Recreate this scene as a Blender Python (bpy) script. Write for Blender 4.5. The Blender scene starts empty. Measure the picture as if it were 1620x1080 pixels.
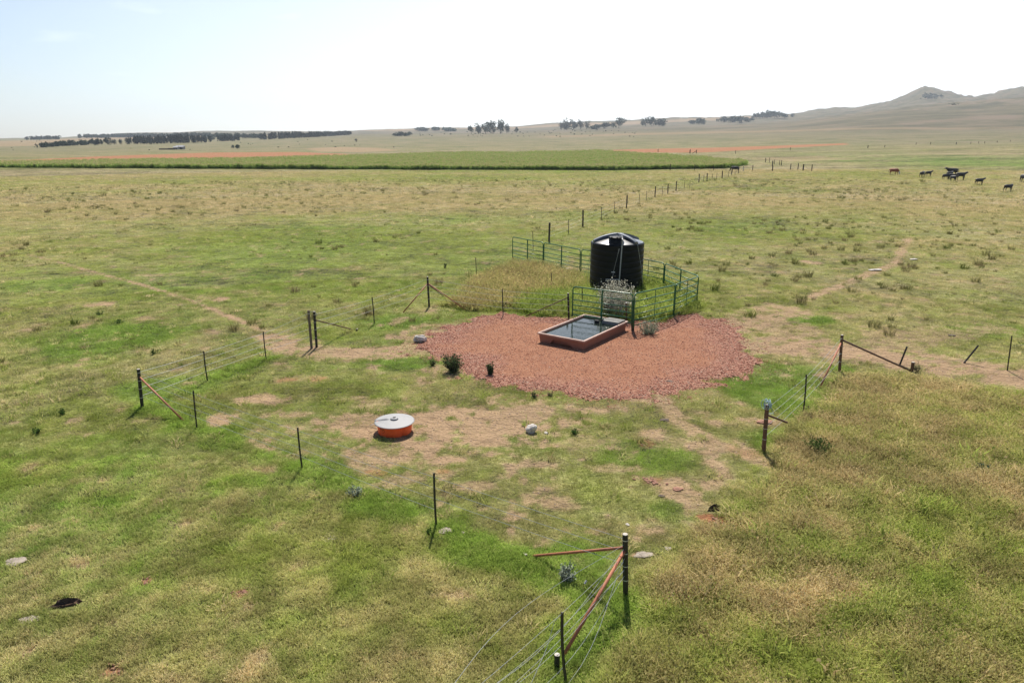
import bpy, bmesh, math, random
import numpy as np
from mathutils import Vector, Matrix, noise as mnoise
R = math.radians
random.seed(7); rng = np.random.default_rng(7)
sc = bpy.context.scene
COL = sc.collection

# ------------------------------------------------------------------ camera
CAM_H = 8.7
PITCH = math.atan(318 / 1100)          # looking down by about 16 degrees
cd = bpy.data.cameras.new('camera'); cam = bpy.data.objects.new('camera', cd); COL.objects.link(cam)
cd.sensor_width = 36; cd.lens = 36 * 1100 / 1620
cd.clip_start = 0.1; cd.clip_end = 30000
cam.location = (0, 0, CAM_H); cam.rotation_euler = (R(90) - PITCH, 0, 0)
sc.camera = cam

# ------------------------------------------------------------------ world and sun
SUN_EL, SUN_AZ = R(53), R(2)           # azimuth clockwise from +Y
w = bpy.data.worlds.new('World'); sc.world = w; w.use_nodes = True
wn, wl = w.node_tree.nodes, w.node_tree.links
wn.clear()
wo = wn.new('ShaderNodeOutputWorld'); wb = wn.new('ShaderNodeBackground')
sky = wn.new('ShaderNodeTexSky'); sky.sky_type = 'NISHITA'; sky.sun_disc = False
sky.sun_elevation = SUN_EL; sky.sun_rotation = SUN_AZ
sky.altitude = 1200; sky.air_density = 1.0; sky.dust_density = 1.2; sky.ozone_density = 1.0
wb.inputs['Strength'].default_value = 0.078
# thin high veil: whiter towards the sun and towards the horizon, as on a hazy summer day
tcw = wn.new('ShaderNodeTexCoord')
def wmath(op, a, b=None, clamp=False):
    n = wn.new('ShaderNodeMath'); n.operation = op; n.use_clamp = clamp
    for k, q in enumerate((a, b)):
        if q is None: continue
        if isinstance(q, (int, float)): n.inputs[k].default_value = q
        else: wl.new(q, n.inputs[k])
    return n.outputs[0]
dotn = wn.new('ShaderNodeVectorMath'); dotn.operation = 'DOT_PRODUCT'; wl.new(tcw.outputs['Generated'], dotn.inputs[0])
va, ve = R(27), R(50); dotn.inputs[1].default_value = (math.sin(va) * math.cos(ve), math.cos(va) * math.cos(ve), math.sin(ve))
glow = wmath('POWER', wmath('MULTIPLY', wmath('ADD', dotn.outputs['Value'], 1.0), .5), 3.0)
wsep = wn.new('ShaderNodeSeparateXYZ'); wl.new(tcw.outputs['Generated'], wsep.inputs[0])
low = wmath('POWER', wmath('SUBTRACT', 1.0, wmath('ABSOLUTE', wsep.outputs[2])), 4.0)
vf = wmath('MULTIPLY', low, wmath('ADD', wmath('MULTIPLY', glow, 2.6), -.72), True)
cn = wn.new('ShaderNodeTexNoise'); cn.inputs['Scale'].default_value = 5.5; cn.inputs['Detail'].default_value = 6
cmap = wn.new('ShaderNodeMapping'); cmap.inputs['Scale'].default_value = (1.5, 1.5, 7.0); cmap.inputs['Location'].default_value = (3.1, .7, .4)
wl.new(tcw.outputs['Generated'], cmap.inputs[0]); wl.new(cmap.outputs[0], cn.inputs['Vector'])
cf = wmath('MULTIPLY', wmath('SUBTRACT', cn.outputs['Fac'], .60), 5.0, True)
vf = wmath('ADD', vf, wmath('MULTIPLY', cf, .16), True)
wmx = wn.new('ShaderNodeMix'); wmx.data_type = 'RGBA'; wl.new(vf, wmx.inputs[0]); wl.new(sky.outputs[0], wmx.inputs[6]); wmx.inputs[7].default_value = (16.0, 16.2, 16.4, 1)
wl.new(wmx.outputs[2], wb.inputs[0]); wl.new(wb.outputs[0], wo.inputs[0])
sd = bpy.data.lights.new('sun', 'SUN'); sd.energy = 5.0; sd.angle = R(0.5); sd.color = (1.0, 0.94, 0.84)
sun = bpy.data.objects.new('sun', sd); COL.objects.link(sun)
sv = Vector((math.sin(SUN_AZ) * math.cos(SUN_EL), math.cos(SUN_AZ) * math.cos(SUN_EL), math.sin(SUN_EL)))
sun.rotation_euler = sv.to_track_quat('Z', 'Y').to_euler(); sun.location = (0, 0, 60)
sc.view_settings.view_transform = 'Standard'; sc.view_settings.look = 'None'
sc.view_settings.exposure = 0.56; sc.view_settings.gamma = 1.0; sc.view_settings.use_curve_mapping = False
sc.cycles.max_bounces = 6; sc.cycles.diffuse_bounces = 3; sc.cycles.volume_bounces = 0
sc.cycles.transparent_max_bounces = 6
sc.cycles.use_denoising = True
sc.cycles.sample_clamp_indirect = 3.0
HAZE_D = 0.00008

# ------------------------------------------------------------------ small maths
SP, CP = math.sin(PITCH), math.cos(PITCH)
def ray(u, v):
    yc = (540 - v) / 1100
    return ((u - 810) / 1100, CP + yc * SP, -SP + yc * CP)
def G(u, v, h=0.0):
    """point at height h on flat ground, from survey angles"""
    x, y, z = ray(u, v); t = (h - CAM_H) / z
    return (t * x, t * y)
def sstep(a, b, x):
    t = np.clip((x - a) / (b - a), 0, 1); return t * t * (3 - 2 * t)
def _h(ix, iy, s):
    n = (ix.astype(np.int64) * 374761393 + iy.astype(np.int64) * 668265263 + s * 2147483647) & 0xffffffff
    n = ((n ^ (n >> 13)) * 1274126177) & 0xffffffff
    n = (n ^ (n >> 16)) & 0xffffffff
    return n / 4294967295.0
def vn(x, y, s=0):
    x = np.asarray(x, float); y = np.asarray(y, float)
    ix = np.floor(x); iy = np.floor(y); fx = x - ix; fy = y - iy
    fx = fx * fx * (3 - 2 * fx); fy = fy * fy * (3 - 2 * fy)
    a = _h(ix, iy, s); b = _h(ix + 1, iy, s); c = _h(ix, iy + 1, s); d = _h(ix + 1, iy + 1, s)
    return (a * (1 - fx) + b * fx) * (1 - fy) + (c * (1 - fx) + d * fx) * fy
def fbm(x, y, s=0, o=4):
    x = np.asarray(x, float); y = np.asarray(y, float)
    t = 0; a = .5; n = 0
    for k in range(o):
        t = t + a * vn(x * 1.0 + k * 17.3, y + k * 9.1, s + k); n += a; a *= .55
        x, y = (x * .8 - y * .6) * 2.03, (x * .6 + y * .8) * 2.03
    return t / n

# ------------------------------------------------------------------ terrain height
TROWS = [  # (depth, [(u, v)...])  silhouettes surveyed at that depth
 (700, [(-300,239),(0,238),(300,237),(600,235),(900,232),(1200,228),(1400,226),(1620,225),(1900,224)]),
 (1200, [(-300,229),(0,229),(300,227.5),(600,224),(900,218),(1200,212),(1400,208),(1620,206),(1900,205)]),
 (2200, [(-300,223),(0,222),(300,218),(555,214),(800,211),(1000,204),(1100,201),(1254,193),(1357,179.5),(1421,171),(1511,162),(1620,153),(1750,146),(1900,160)]),
 (2900, [(-300,222.5),(0,221.5),(300,216),(555,211.5),(800,207),(1000,199),(1100,196),(1254,190),(1357,178.5),(1421,171),(1511,163),(1620,156),(1750,152),(1900,170)]),
 (3900, [(-300,220.5),(0,219.6),(90,218.5),(200,209.6),(400,206.7),(555,207.8),(663,202),(816,199.6),(895,193),(944,190.7),(1130,183),(1240,181),(1293,172),(1363,166.8),(1399,160),(1434,148),(1450,138.0),(1461,133),(1475,136),(1504,143),(1527,149),(1549,151),(1575,145),(1614,131.5),(1680,126),(1760,140),(1900,175)]),
 (5200, [(-300,228),(600,222),(1000,206),(1300,195),(1620,175),(1900,200)]),
 (9000, [(-300,226),(1900,226)]),
]
TH = np.radians(np.linspace(-40, 40, 801))
LR = np.linspace(math.log(60), math.log(9000), 420)
def _rowz(depth, pts):
    t = np.tan(TH); u = np.array([q[0] for q in pts], float); v = np.array([q[1] for q in pts], float)
    yc = (540 - v) / 1100; dy = CP + yc * SP; dz = -SP + yc * CP
    az = ((u - 810) / 1100) / dy
    ratio = np.interp(t, az, dz / dy)
    return CAM_H + depth * ratio
rows = [(math.log(60), np.zeros(801)), (math.log(110), np.zeros(801)),
        (math.log(160), np.interp(TH, np.radians([-40, 8, 22, 36]), [0, 0, .5, 1.2])),
        (math.log(240), np.interp(TH, np.radians([-40, 8, 22, 36]), [0, 0, 1.2, 3.0])),
        (math.log(420), np.interp(TH, np.radians([-40, 0, 22, 36]), [0, .0, 3.0, 5.5]))]
rows += [(math.log(d), _rowz(d, q)) for d, q in TROWS]
rk = np.array([q[0] for q in rows]); rz = np.array([q[1] for q in rows])
ZT = np.stack([np.interp(LR, rk, rz[:, j]) for j in range(801)], 1)
def _blur(a, ax, n):
    k = np.hanning(n + 2)[1:-1]; k /= k.sum()
    pad = [(0, 0), (0, 0)]; pad[ax] = (n // 2, n // 2)
    b = np.pad(a, pad, mode='edge')
    return np.apply_along_axis(lambda m: np.convolve(m, k, 'valid'), ax, b)
ZT = _blur(_blur(ZT, 0, 7), 1, 3)
def tz(x, y):
    x = np.asarray(x, float); y = np.asarray(y, float)
    th = np.arctan2(x, y); back = np.clip((np.abs(th) - R(40)) / R(60), 0, 1)
    thc = np.clip(th, -R(40), R(40))
    d = np.hypot(x, y) * np.cos(thc); d = np.maximum(d, 60.0)
    fi = (thc + R(40)) / R(80) * 800; fj = (np.log(d) - LR[0]) / (LR[-1] - LR[0]) * 419
    fj = np.clip(fj, 0, 418.999); i = np.clip(np.floor(fi), 0, 799).astype(int); j = np.floor(fj).astype(int)
    a = fi - i; b = fj - j
    z = (ZT[j, i] * (1 - a) + ZT[j, i + 1] * a) * (1 - b) + (ZT[j + 1, i] * (1 - a) + ZT[j + 1, i + 1] * a) * b
    z = z * (1 - .6 * back)
    rough = (fbm(x / 260, y / 260, 5) - .5) * np.clip((d - 900) / 2500, 0, 1) * 16
    # gullies down the hills
    hill = np.clip((z - 60) / 150, 0, 1)
    z = z + rough - hill * np.abs(fbm(x / 90, y / 300, 8) - .5) * 110
    z = z + (fbm(x / 7, y / 7, 3, 3) - .5) * .10 * np.clip((d - 60) / 40, 0, 1)
    return z
def T(u, v):
    """where the sight line meets the terrain"""
    x, y, z = ray(u, v)
    if v > 380:
        return (*G(u, v), 0.0)
    prev = 20.0
    t = 20.0
    ts = np.exp(np.linspace(math.log(30), math.log(6000), 2400)) / y
    d = CAM_H + ts * z - tz(ts * x, ts * y)
    k = np.argmax(d < 0)
    if d[k] >= 0: k = int(np.argmin(np.abs(d)))
    return (ts[k] * x, ts[k] * y, float(tz(ts[k] * x, ts[k] * y)))
def pxh(px, y):
    """height in metres of px survey pixels at depth y"""
    return px / 1100 * y * 1.05

# ------------------------------------------------------------------ masks over the land
def inpoly(x, y, poly):
    c = np.zeros(np.shape(x), bool); n = len(poly)
    for i in range(n):
        x1, y1 = poly[i]; x2, y2 = poly[(i + 1) % n]
        if y1 == y2: continue
        m = ((y1 > y) != (y2 > y)) & (x < (x2 - x1) * (y - y1) / (y2 - y1) + x1)
        c ^= m
    return c
def polydist(x, y, poly, closed=True):
    d = np.full(np.shape(x), 1e9); n = len(poly)
    for i in range(n if closed else n - 1):
        ax, ay = poly[i]; bx, by = poly[(i + 1) % n]
        L = (bx - ax) ** 2 + (by - ay) ** 2 + 1e-9
        t = np.clip(((x - ax) * (bx - ax) + (y - ay) * (by - ay)) / L, 0, 1)
        d = np.minimum(d, np.hypot(x - ax - t * (bx - ax), y - ay - t * (by - ay)))
    return d
def sdf(x, y, poly):
    d = polydist(x, y, poly); return np.where(inpoly(x, y, poly), d, -d)
W = lambda pts: [G(*q) for q in pts]
PAD = W([(652,552),(668,540),(700,522),(740,508),(790,498),(850,500),(905,506),(960,510),(1020,512),(1060,505),(1105,499),(1140,508),(1165,530),(1178,555),(1188,578),(1160,592),(1110,612),(1055,624),(980,632),(900,628),(830,618),(775,608),(740,594),(728,574),(690,563)])
TALL = W([(1222,742),(1214,712),(1240,680),(1272,640),(1300,612),(1332,588),(1440,590),(1530,604),(1620,616),(1900,650),(2400,1400),(600,1400),(880,1085),(975,975),(1010,905),(1090,868),(1135,800)])
GOLD = W([(705,482),(738,462),(762,440),(808,414),(862,422),(914,436),(926,452),(885,466),(835,478),(800,492),(745,492)])
LIME = W([(795,484),(835,468),(890,455),(925,443),(1015,440),(1060,452),(1102,478),(1108,488),(1070,500),(1003,516),(905,502),(840,499)])
ENCL = W([(225,645),(330,600),(500,549),(592,513),(678,486),(800,499),(1000,520),(1330,587),(1209,713),(988,942),(690,832),(478,742),(311,678)])
PATHS = [  # polyline, half width, strength
 (W([(40,402),(95,415),(150,431),(230,452),(290,471),(330,487)]), .13, 1.0),
 (W([(330,487),(370,503),(400,515),(430,530),(455,545)]), .22, 1.0),
 (W([(425,530),(455,545),(490,555),(560,559),(620,558),(665,552)]), .75, 1.05),
 (W([(1487,340),(1476,352),(1440,376),(1428,396),(1416,418),(1380,432),(1345,445),(1315,458),(1270,475)]), .30, .9),
 (W([(1170,545),(1250,548),(1330,556),(1450,572),(1560,588),(1700,606)]), 1.3, 1.0),
 (W([(1165,520),(1205,500),(1240,492)]), 1.2, .85),
 (W([(1400,545),(1500,522),(1560,520)]), 1.0, .5),
 (W([(1045,628),(1075,665),(1120,698),(1170,715),(1225,738)]), .27, .75),
 (W([(1225,738),(1270,790),(1360,850)]), .25, .35),
]
def ell(l): return [(G(u, v), ru * abs(G(u + 1, v)[0] - G(u, v)[0]), rv * abs(G(u, v - 1)[1] - G(u, v)[1]), s) for u, v, ru, rv, s in l]
SOILS = ell([(690,682,125,46,1.0),(790,668,105,34,.95),(560,672,85,18,.8),(620,715,70,25,.7),(520,676,50,12,.9),(420,632,42,7,.9),(355,662,22,11,.95),
 (460,655,40,6,.6),(590,640,40,10,.5),(560,632,22,6,.8),(1132,825,27,12,1.1),(1035,760,26,7,1),(860,790,45,14,.7),(980,740,40,8,.5),(750,770,40,8,.6),(640,760,30,9,.5),
 (522,853,17,6,.9),(383,937,20,7,1),(232,920,17,5,1),(180,1062,22,9,1),(108,826,20,4,.8),(62,835,14,4,.8),(60,752,12,4,.8),(1018,878,14,4,1),(1185,500,40,10,.5),
 (1285,415,14,3,.9),(346,473,16,3,1),(158,481,22,4,.9),(700,840,14,7,.8),(1090,870,20,6,.5),(900,800,20,6,.5),(1420,530,60,10,.5),(1240,520,60,12,.6),(700,748,30,5,.6),
 (600,770,30,6,.5),(1050,700,50,10,.35),(930,700,60,12,.35),(410,1040,22,14,.45),(150,760,30,5,.5),(470,600,40,8,.35),(940,840,20,6,.4)])
LUSHE = ell([(160,540,150,45,.7),(60,450,80,16,.5),(1210,620,60,30,.7),(1030,720,90,30,.5),(1075,810,60,24,.5),(780,470,70,8,.4),(620,800,100,20,.6),(900,880,110,30,.6),(470,760,120,22,.6),(260,610,80,20,.6),
 (1280,505,50,8,.8),(1560,520,90,12,.5),(640,510,80,16,.7),(1090,430,60,20,.2),(1260,590,60,20,.6),(800,880,120,24,.5),(640,575,80,10,.7),(1000,1060,60,40,.4),(470,400,120,30,.3),(1180,560,30,10,.4),
 (1480,262,160,14,.9),(880,272,260,3,.6),(420,242,140,3,.5),(1230,300,60,10,.3)])
FENCES = [W([(225,645),(311,678),(478,742),(690,832),(988,942),(893,1078)]), W([(1209,713),(1271,650),(1329,587)]), W([(225,645),(328,602),(421,569)])]
REDS = ell([(1132,826,32,15,1),(1035,760,28,9,.8),(383,937,20,8,.8),(232,920,18,6,.8),(180,1062,24,10,.7),(60,752,10,4,.8),(455,600,14,4,.6),(1018,700,16,6,.5),(600,748,18,4,.6),(1180,715,40,10,.3),(1210,668,20,5,.7),(700,745,10,4,.7),(500,600,16,4,.6)])
def pxpoly(pts): return [T(*q)[:2] for q in pts]
RED1 = pxpoly([(-200,262),(60,252),(180,246.5),(330,241.5),(470,240.5),(540,243.5),(640,246.5),(500,249.5),(250,251.5),(0,257),(-200,265)])
RED2 = pxpoly([(930,239),(1010,236),(1120,234),(1230,230.5),(1338,226.5),(1345,229),(1250,234),(1180,238),(1110,241.5),(1000,241.5)])
PINKS = [(pxpoly([(-200,229),(60,222),(130,216.5),(330,213),(500,214),(330,217),(140,222),(60,231),(-200,234)]), .75),
         (pxpoly([(560,206.5),(700,203.5),(820,201),(950,194),(1060,189),(1170,184.5),(1240,183.5),(1180,188),(1060,194),(930,200),(800,204),(620,208)]), .9),
         (pxpoly([(860,215),(1100,208.5),(1300,204),(1500,202.5),(1700,200),(1700,202.5),(1500,205),(1300,207),(1100,212),(860,218)]), .55),
         (pxpoly([(480,235),(540,232.5),(600,234),(640,238),(560,241),(500,240)]), .9),
         (pxpoly([(1180,250),(1300,247),(1340,252),(1240,256)]), .45)]
CORN = [G(-260, 264.5), G(0, 265.5), G(400, 267.5), G(800, 269), G(1150, 270), G(1184, 264.5), G(1120, 252, 1.2), G(950, 240.5, 1.4), G(700, 240.5, 1.4), G(400, 248, 1.4), G(0, 254, 1.4), G(-260, 255, 1.4)]

def zones(x, y):
    """soil, dry, lush, tall(m), red, gold"""
    x = np.asarray(x, float); y = np.asarray(y, float)
    d = np.hypot(x, y); n = x.size
    soil = np.zeros(n); lush = np.zeros(n); tall = np.zeros(n); red = np.zeros(n); gold = np.zeros(n)
    n1 = fbm(x / 1.1, y / 1.1, 21, 3); n2 = fbm(x / 4.5, y / 4.5, 22, 4); n3 = fbm(x / 19, y / 14, 23, 4); n4 = fbm(x / 70, y / 34, 24, 4); n5 = fbm(x / .34, y / .34, 29, 3)
    base = np.interp(d, [6, 14, 20, 35, 50, 70, 100, 150, 230, 400, 900, 3000], [.50, .40, .34, .30, .30, .40, .52, .60, .56, .60, .58, .55])
    dry = base + (n2 - .5) * .7 + (n3 - .5) * .6 + (n1 - .5) * .8 + (n4 - .5) * 1.3 * np.clip(d / 60, 0, 1)
    lush = np.clip((.42 - n3) * 2.2 + (n2 - .5) * 1.2 + (n5 - .5) * .8, 0, 1) * np.clip(1.1 - d / 160, 0.15, 1)
    near = d < 75
    xs, ys = x[near], y[near]
    s = np.zeros(xs.size); l = np.zeros(xs.size); t = np.zeros(xs.size); g = np.zeros(xs.size)
    m1, m2, m5 = n1[near], n2[near], n5[near]
    for pl, hw, st in PATHS:
        dd = polydist(xs, ys, pl, False) + (m1 - .5) * hw * 1.7 + (m5 - .5) * hw * 1.6
        s = np.maximum(s, st * (1 - sstep(hw * .5, hw * 1.5, dd)))
    for (cx, cy), rx, ry, st in SOILS:
        q = np.hypot((xs - cx) / rx, (ys - cy) / ry) + (m1 - .5) * 1.5 + (m5 - .5) * 1.3
        s = np.maximum(s, st * (1 - sstep(.55, 1.2, q)))
    s = s * (1 - .8 * sstep(.53, .63, m5 * .55 + m1 * .45))
    rdn = np.zeros(xs.size)
    for (cx, cy), rx, ry, st in REDS:
        q = np.hypot((xs - cx) / rx, (ys - cy) / ry) + (m1 - .5) * 1.2 + (m5 - .5) * 1.4
        k_ = st * (1 - sstep(.6, 1.15, q)); rdn = np.maximum(rdn, k_)
    enc = sdf(xs, ys, ENCL)
    inside = sstep(-.3, .6, enc)
    # trodden ground inside the camp: broken bare spots
    s = np.maximum(s, inside * sstep(.60, .70, m1 * .5 + m2 * .3 + m5 * .28) * .8)
    s = np.maximum(s, sstep(.665, .72, m1 * .65 + m5 * .35) * .5)
    for pl in FENCES:
        q = polydist(xs, ys, pl, False)
        l = np.maximum(l, (1 - sstep(.1, .9, q + (m1 - .5) * 1.4)) * .6)
        t = np.maximum(t, (1 - sstep(.05, .5, q + (m1 - .5) * .6)) * .12)
        s = s * sstep(-.1, .4, q)
    strk = fbm((xs * .8 + ys * .6) / .9, (ys * .8 - xs * .6) / .28, 37, 3)
    td = sdf(xs, ys, TALL) + (m2 - .5) * 1.2 + (m1 - .5) * .9
    tt = sstep(-.3, .9, td); t = np.maximum(t, tt * (.17 + .13 * m2)); s *= 1 - tt * .92
    gd = sstep(-.4, .5, sdf(xs, ys, GOLD) + (m1 - .5)); ld = sstep(-.2, .5, sdf(xs, ys, LIME) + (m1 - .5) * .8)
    ld = ld * (1 - .8 * gd)
    t = np.maximum(t, gd * .50); t = np.maximum(t, ld * .62 * (1 - .78 * (1 - sstep(2.2, 4.6, np.hypot((xs - 6.3) * (1 + .5 * (xs > 6.3)), ys - 40.6))))); s *= (1 - gd) * (1 - ld)
    out = (1 - inside) * (1 - sstep(15.5, 21, ys)) * (1 - tt)
    t = np.maximum(t, out * (.075 + .06 * m2))
    for (cx, cy), rx, ry, st in LUSHE:
        q = np.hypot((xs - cx) / rx, (ys - cy) / ry) + (m2 - .5) * 1.0
        l = np.maximum(l, st * (1 - sstep(.5, 1.2, q)))
    dr = dry[near]; dr = dr - l * .55 + s * .75
    dr = dr * (1 - tt) + tt * (.74 + (m2 - .5) * 1.2 + (strk - .5) * 1.5 + (m1 - .5) * .9 + (n3[near] - .5) * .9)
    l = l * (1 - tt * .75)
    dr = dr * (1 - gd) + gd * (.72 + (m1 - .5) * .7); dr = dr * (1 - ld) + ld * (.04 + (m2 - .5) * .5)
    l = np.maximum(l * (1 - ld * .8), ld * .30)
    g = np.maximum(np.maximum(gd * .9, tt * .50), ld * .25)
    soil[near] = np.maximum(s * (1 - rdn), 0); red[near] = rdn; tall[near] = t; gold[near] = g; dry[near] = dr
    lush[near] = np.maximum(lush[near] * (1 - tt * .5), l)
    far = (d > 60)
    for (cx, cy), rx, ry, st in LUSHE[-4:]:
        q = np.hypot((x - cx) / rx, (y - cy) / ry) + (n3 - .5) * 1.1
        a = np.where(far, st * (1 - sstep(.4, 1.2, q)), 0); lush = np.maximum(lush, a * .7); dry = dry - a * .5
    wob = (n3 - .5) * d * .012
    for pl in (RED1, RED2):
        red = np.maximum(red, np.where(far, sstep(-.003, .006, (sdf(x, y, pl) + wob) / (d + 1)), 0))
    for pl, st in PINKS:
        k = np.where(far, sstep(-.004, .01, sdf(x, y, pl) / (d + 1)), 0) * st
        soil = np.maximum(soil, k * .75)
    red = np.where(red > 0, red, 0)
    cd_ = np.where(far, sstep(-3, 2, sdf(x, y, CORN)), 0)
    lush = np.maximum(lush, cd_); dry = dry * (1 - cd_); tall = tall + 0
    return (np.clip(soil, 0, 1), np.clip(dry, 0, 1), np.clip(lush, 0, 1), tall, np.clip(red, 0, 1), np.clip(gold, 0, 1))

# ------------------------------------------------------------------ material helpers
def newmat(name):
    m = bpy.data.materials.new(name); m.use_nodes = True; m.node_tree.nodes.clear(); return m, m.node_tree.nodes, m.node_tree.links
def mathn(N, L, op, a, b=None, clamp=False):
    n = N.new('ShaderNodeMath'); n.operation = op; n.use_clamp = clamp
    for k, q in enumerate((a, b)):
        if q is None: continue
        if isinstance(q, (int, float)): n.inputs[k].default_value = q
        else: L.new(q, n.inputs[k])
    return n.outputs[0]
def mixc(N, L, f, a, b, mode='MIX'):
    n = N.new('ShaderNodeMix'); n.data_type = 'RGBA'; n.blend_type = mode; n.clamp_factor = True
    ins = [n.inputs[0], n.inputs[6], n.inputs[7]]
    for i, q in zip(ins, (f, a, b)):
        if isinstance(q, (int, float)): i.default_value = q
        elif isinstance(q, tuple): i.default_value = (*q, 1) if len(q) == 3 else q
        else: L.new(q, i)
    return n.outputs[2]
def noisen(N, L, scale, vec=None, detail=4, rough=.6, stretch=None):
    n = N.new('ShaderNodeTexNoise'); n.inputs['Scale'].default_value = scale
    n.inputs['Detail'].default_value = detail; n.inputs['Roughness'].default_value = rough
    if vec is not None:
        if stretch:
            mp = N.new('ShaderNodeMapping'); mp.inputs['Scale'].default_value = stretch; L.new(vec, mp.inputs[0]); vec = mp.outputs[0]
        L.new(vec, n.inputs['Vector'])
    return n.outputs['Fac']
def ramp(N, L, f, stops):
    n = N.new('ShaderNodeValToRGB'); cr = n.color_ramp
    while len(cr.elements) > 1: cr.elements.remove(cr.elements[-1])
    cr.elements[0].position = stops[0][0]; cr.elements[0].color = (*stops[0][1], 1)
    for p, c in stops[1:]:
        e = cr.elements.new(p); e.color = (*c, 1)
    L.new(f, n.inputs[0]); return n.outputs[0]
def sepc(N, L, c):
    n = N.new('ShaderNodeSeparateColor'); L.new(c, n.inputs[0]); return n.outputs

GREEN = (.265, .310, .066); LUSH = (.190, .310, .050); DRYC = (.43, .36, .16); TANC = (.52, .41, .24); GOLDC = (.41, .305, .145)
def grass_colour(N, L, za, zb):
    s = sepc(N, L, za); t = sepc(N, L, zb)
    soil, dry, lush = s[0], s[1], s[2]; red, gold, rnd = t[0], t[1], t[2]
    c = mixc(N, L, lush, GREEN, LUSH)
    dc = mixc(N, L, rnd, DRYC, TANC)
    dc = mixc(N, L, gold, dc, GOLDC)
    return mixc(N, L, dry, c, dc), soil, dry, lush, red, gold, rnd

def ground_material():
    m, N, L = newmat('pasture_soil_and_turf')
    out = N.new('ShaderNodeOutputMaterial'); b = N.new('ShaderNodeBsdfPrincipled'); L.new(b.outputs[0], out.inputs[0])
    A = N.new('ShaderNodeAttribute'); A.attribute_name = 'zone_a'; B = N.new('ShaderNodeAttribute'); B.attribute_name = 'zone_b'
    geo = N.new('ShaderNodeNewGeometry'); pos = geo.outputs['Position']
    f1 = noisen(N, L, 9.0, pos, 5, .7); f2 = noisen(N, L, 1.6, pos, 5, .65); f3 = noisen(N, L, .35, pos, 6, .62)
    f4 = noisen(N, L, .03, pos, 8, .68, (1, 1.6, 1)); f5 = noisen(N, L, .006, pos, 8, .7, (1, 2.2, 1))
    col, soil, dry, lush, red, gold, rnd = grass_colour(N, L, A.outputs['Color'], B.outputs['Color'])
    # distance fields lose the blades, so clumps are coloured at several sizes
    k = mathn(N, L, 'ADD', f3, f4); k = mathn(N, L, 'ADD', k, f2); k = mathn(N, L, 'ADD', k, f1); k = mathn(N, L, 'SUBTRACT', k, 2.0)
    far = mathn(N, L, 'MULTIPLY', k, 1.2)
    far = mathn(N, L, 'ADD', far, .47)
    mul = N.new('ShaderNodeVectorMath'); mul.operation = 'SCALE'; L.new(col, mul.inputs[0]); L.new(far, mul.inputs['Scale'])
    col = mul.outputs[0]
    tanp = mathn(N, L, 'MULTIPLY', mathn(N, L, 'SUBTRACT', mathn(N, L, 'ADD', f4, f5), .98), 5.0, True)
    col = mixc(N, L, mathn(N, L, 'MULTIPLY', tanp, .45), col, (.22, .18, .115))
    sx = N.new('ShaderNodeSeparateXYZ'); L.new(pos, sx.inputs[0])
    up = mathn(N, L, 'MULTIPLY', mathn(N, L, 'SUBTRACT', sx.outputs[2], 6.0), .035, True)
    hc = ramp(N, L, f5, [(.38, (.052, .050, .032)), (.5, (.105, .092, .056)), (.60, (.165, .122, .088))])
    ln = N.new('ShaderNodeVectorMath'); ln.operation = 'LENGTH'; L.new(pos, ln.inputs[0])
    away = mathn(N, L, 'MULTIPLY', mathn(N, L, 'SUBTRACT', ln.outputs['Value'], 230), .0016, True)
    fc = ramp(N, L, f4, [(.36, (.085, .098, .045)), (.50, (.150, .138, .072)), (.62, (.205, .155, .105))])
    col = mixc(N, L, mathn(N, L, 'MULTIPLY', away, mathn(N, L, 'SUBTRACT', .75, mathn(N, L, 'MULTIPLY', lush, .6))), col, fc)
    col = mixc(N, L, mathn(N, L, 'MULTIPLY', up, .85), col, hc)
    sc_ = ramp(N, L, f1, [(.25, (.17, .11, .062)), (.5, (.28, .185, .108)), (.75, (.37, .26, .165))])
    sc_ = mixc(N, L, mathn(N, L, 'MULTIPLY', f2, .5), sc_, (.32, .225, .14))
    sm = mathn(N, L, 'ADD', soil, mathn(N, L, 'MULTIPLY', mathn(N, L, 'SUBTRACT', f1, .5), mathn(N, L, 'MULTIPLY', soil, 1.0)), True)
    col = mixc(N, L, sm, col, sc_)
    rc = ramp(N, L, f3, [(.3, (.24, .105, .05)), (.7, (.32, .155, .075))])
    col = mixc(N, L, red, col, rc)
    L.new(col, b.inputs['Base Color']); b.inputs['Roughness'].default_value = .95; b.inputs['Specular IOR Level'].default_value = .12
    bp = N.new('ShaderNodeBump'); bp.inputs['Distance'].default_value = .05; bp.inputs['Strength'].default_value = .8
    L.new(mathn(N, L, 'ADD', f1, mathn(N, L, 'MULTIPLY', f2, 1.2)), bp.inputs['Height'])
    bp2 = N.new('ShaderNodeBump'); bp2.inputs['Distance'].default_value = 1.6; bp2.inputs['Strength'].default_value = .6
    L.new(f3, bp2.inputs['Height']); L.new(bp.outputs[0], bp2.inputs['Normal']); L.new(bp2.outputs[0], b.inputs['Normal'])
    return m
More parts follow.
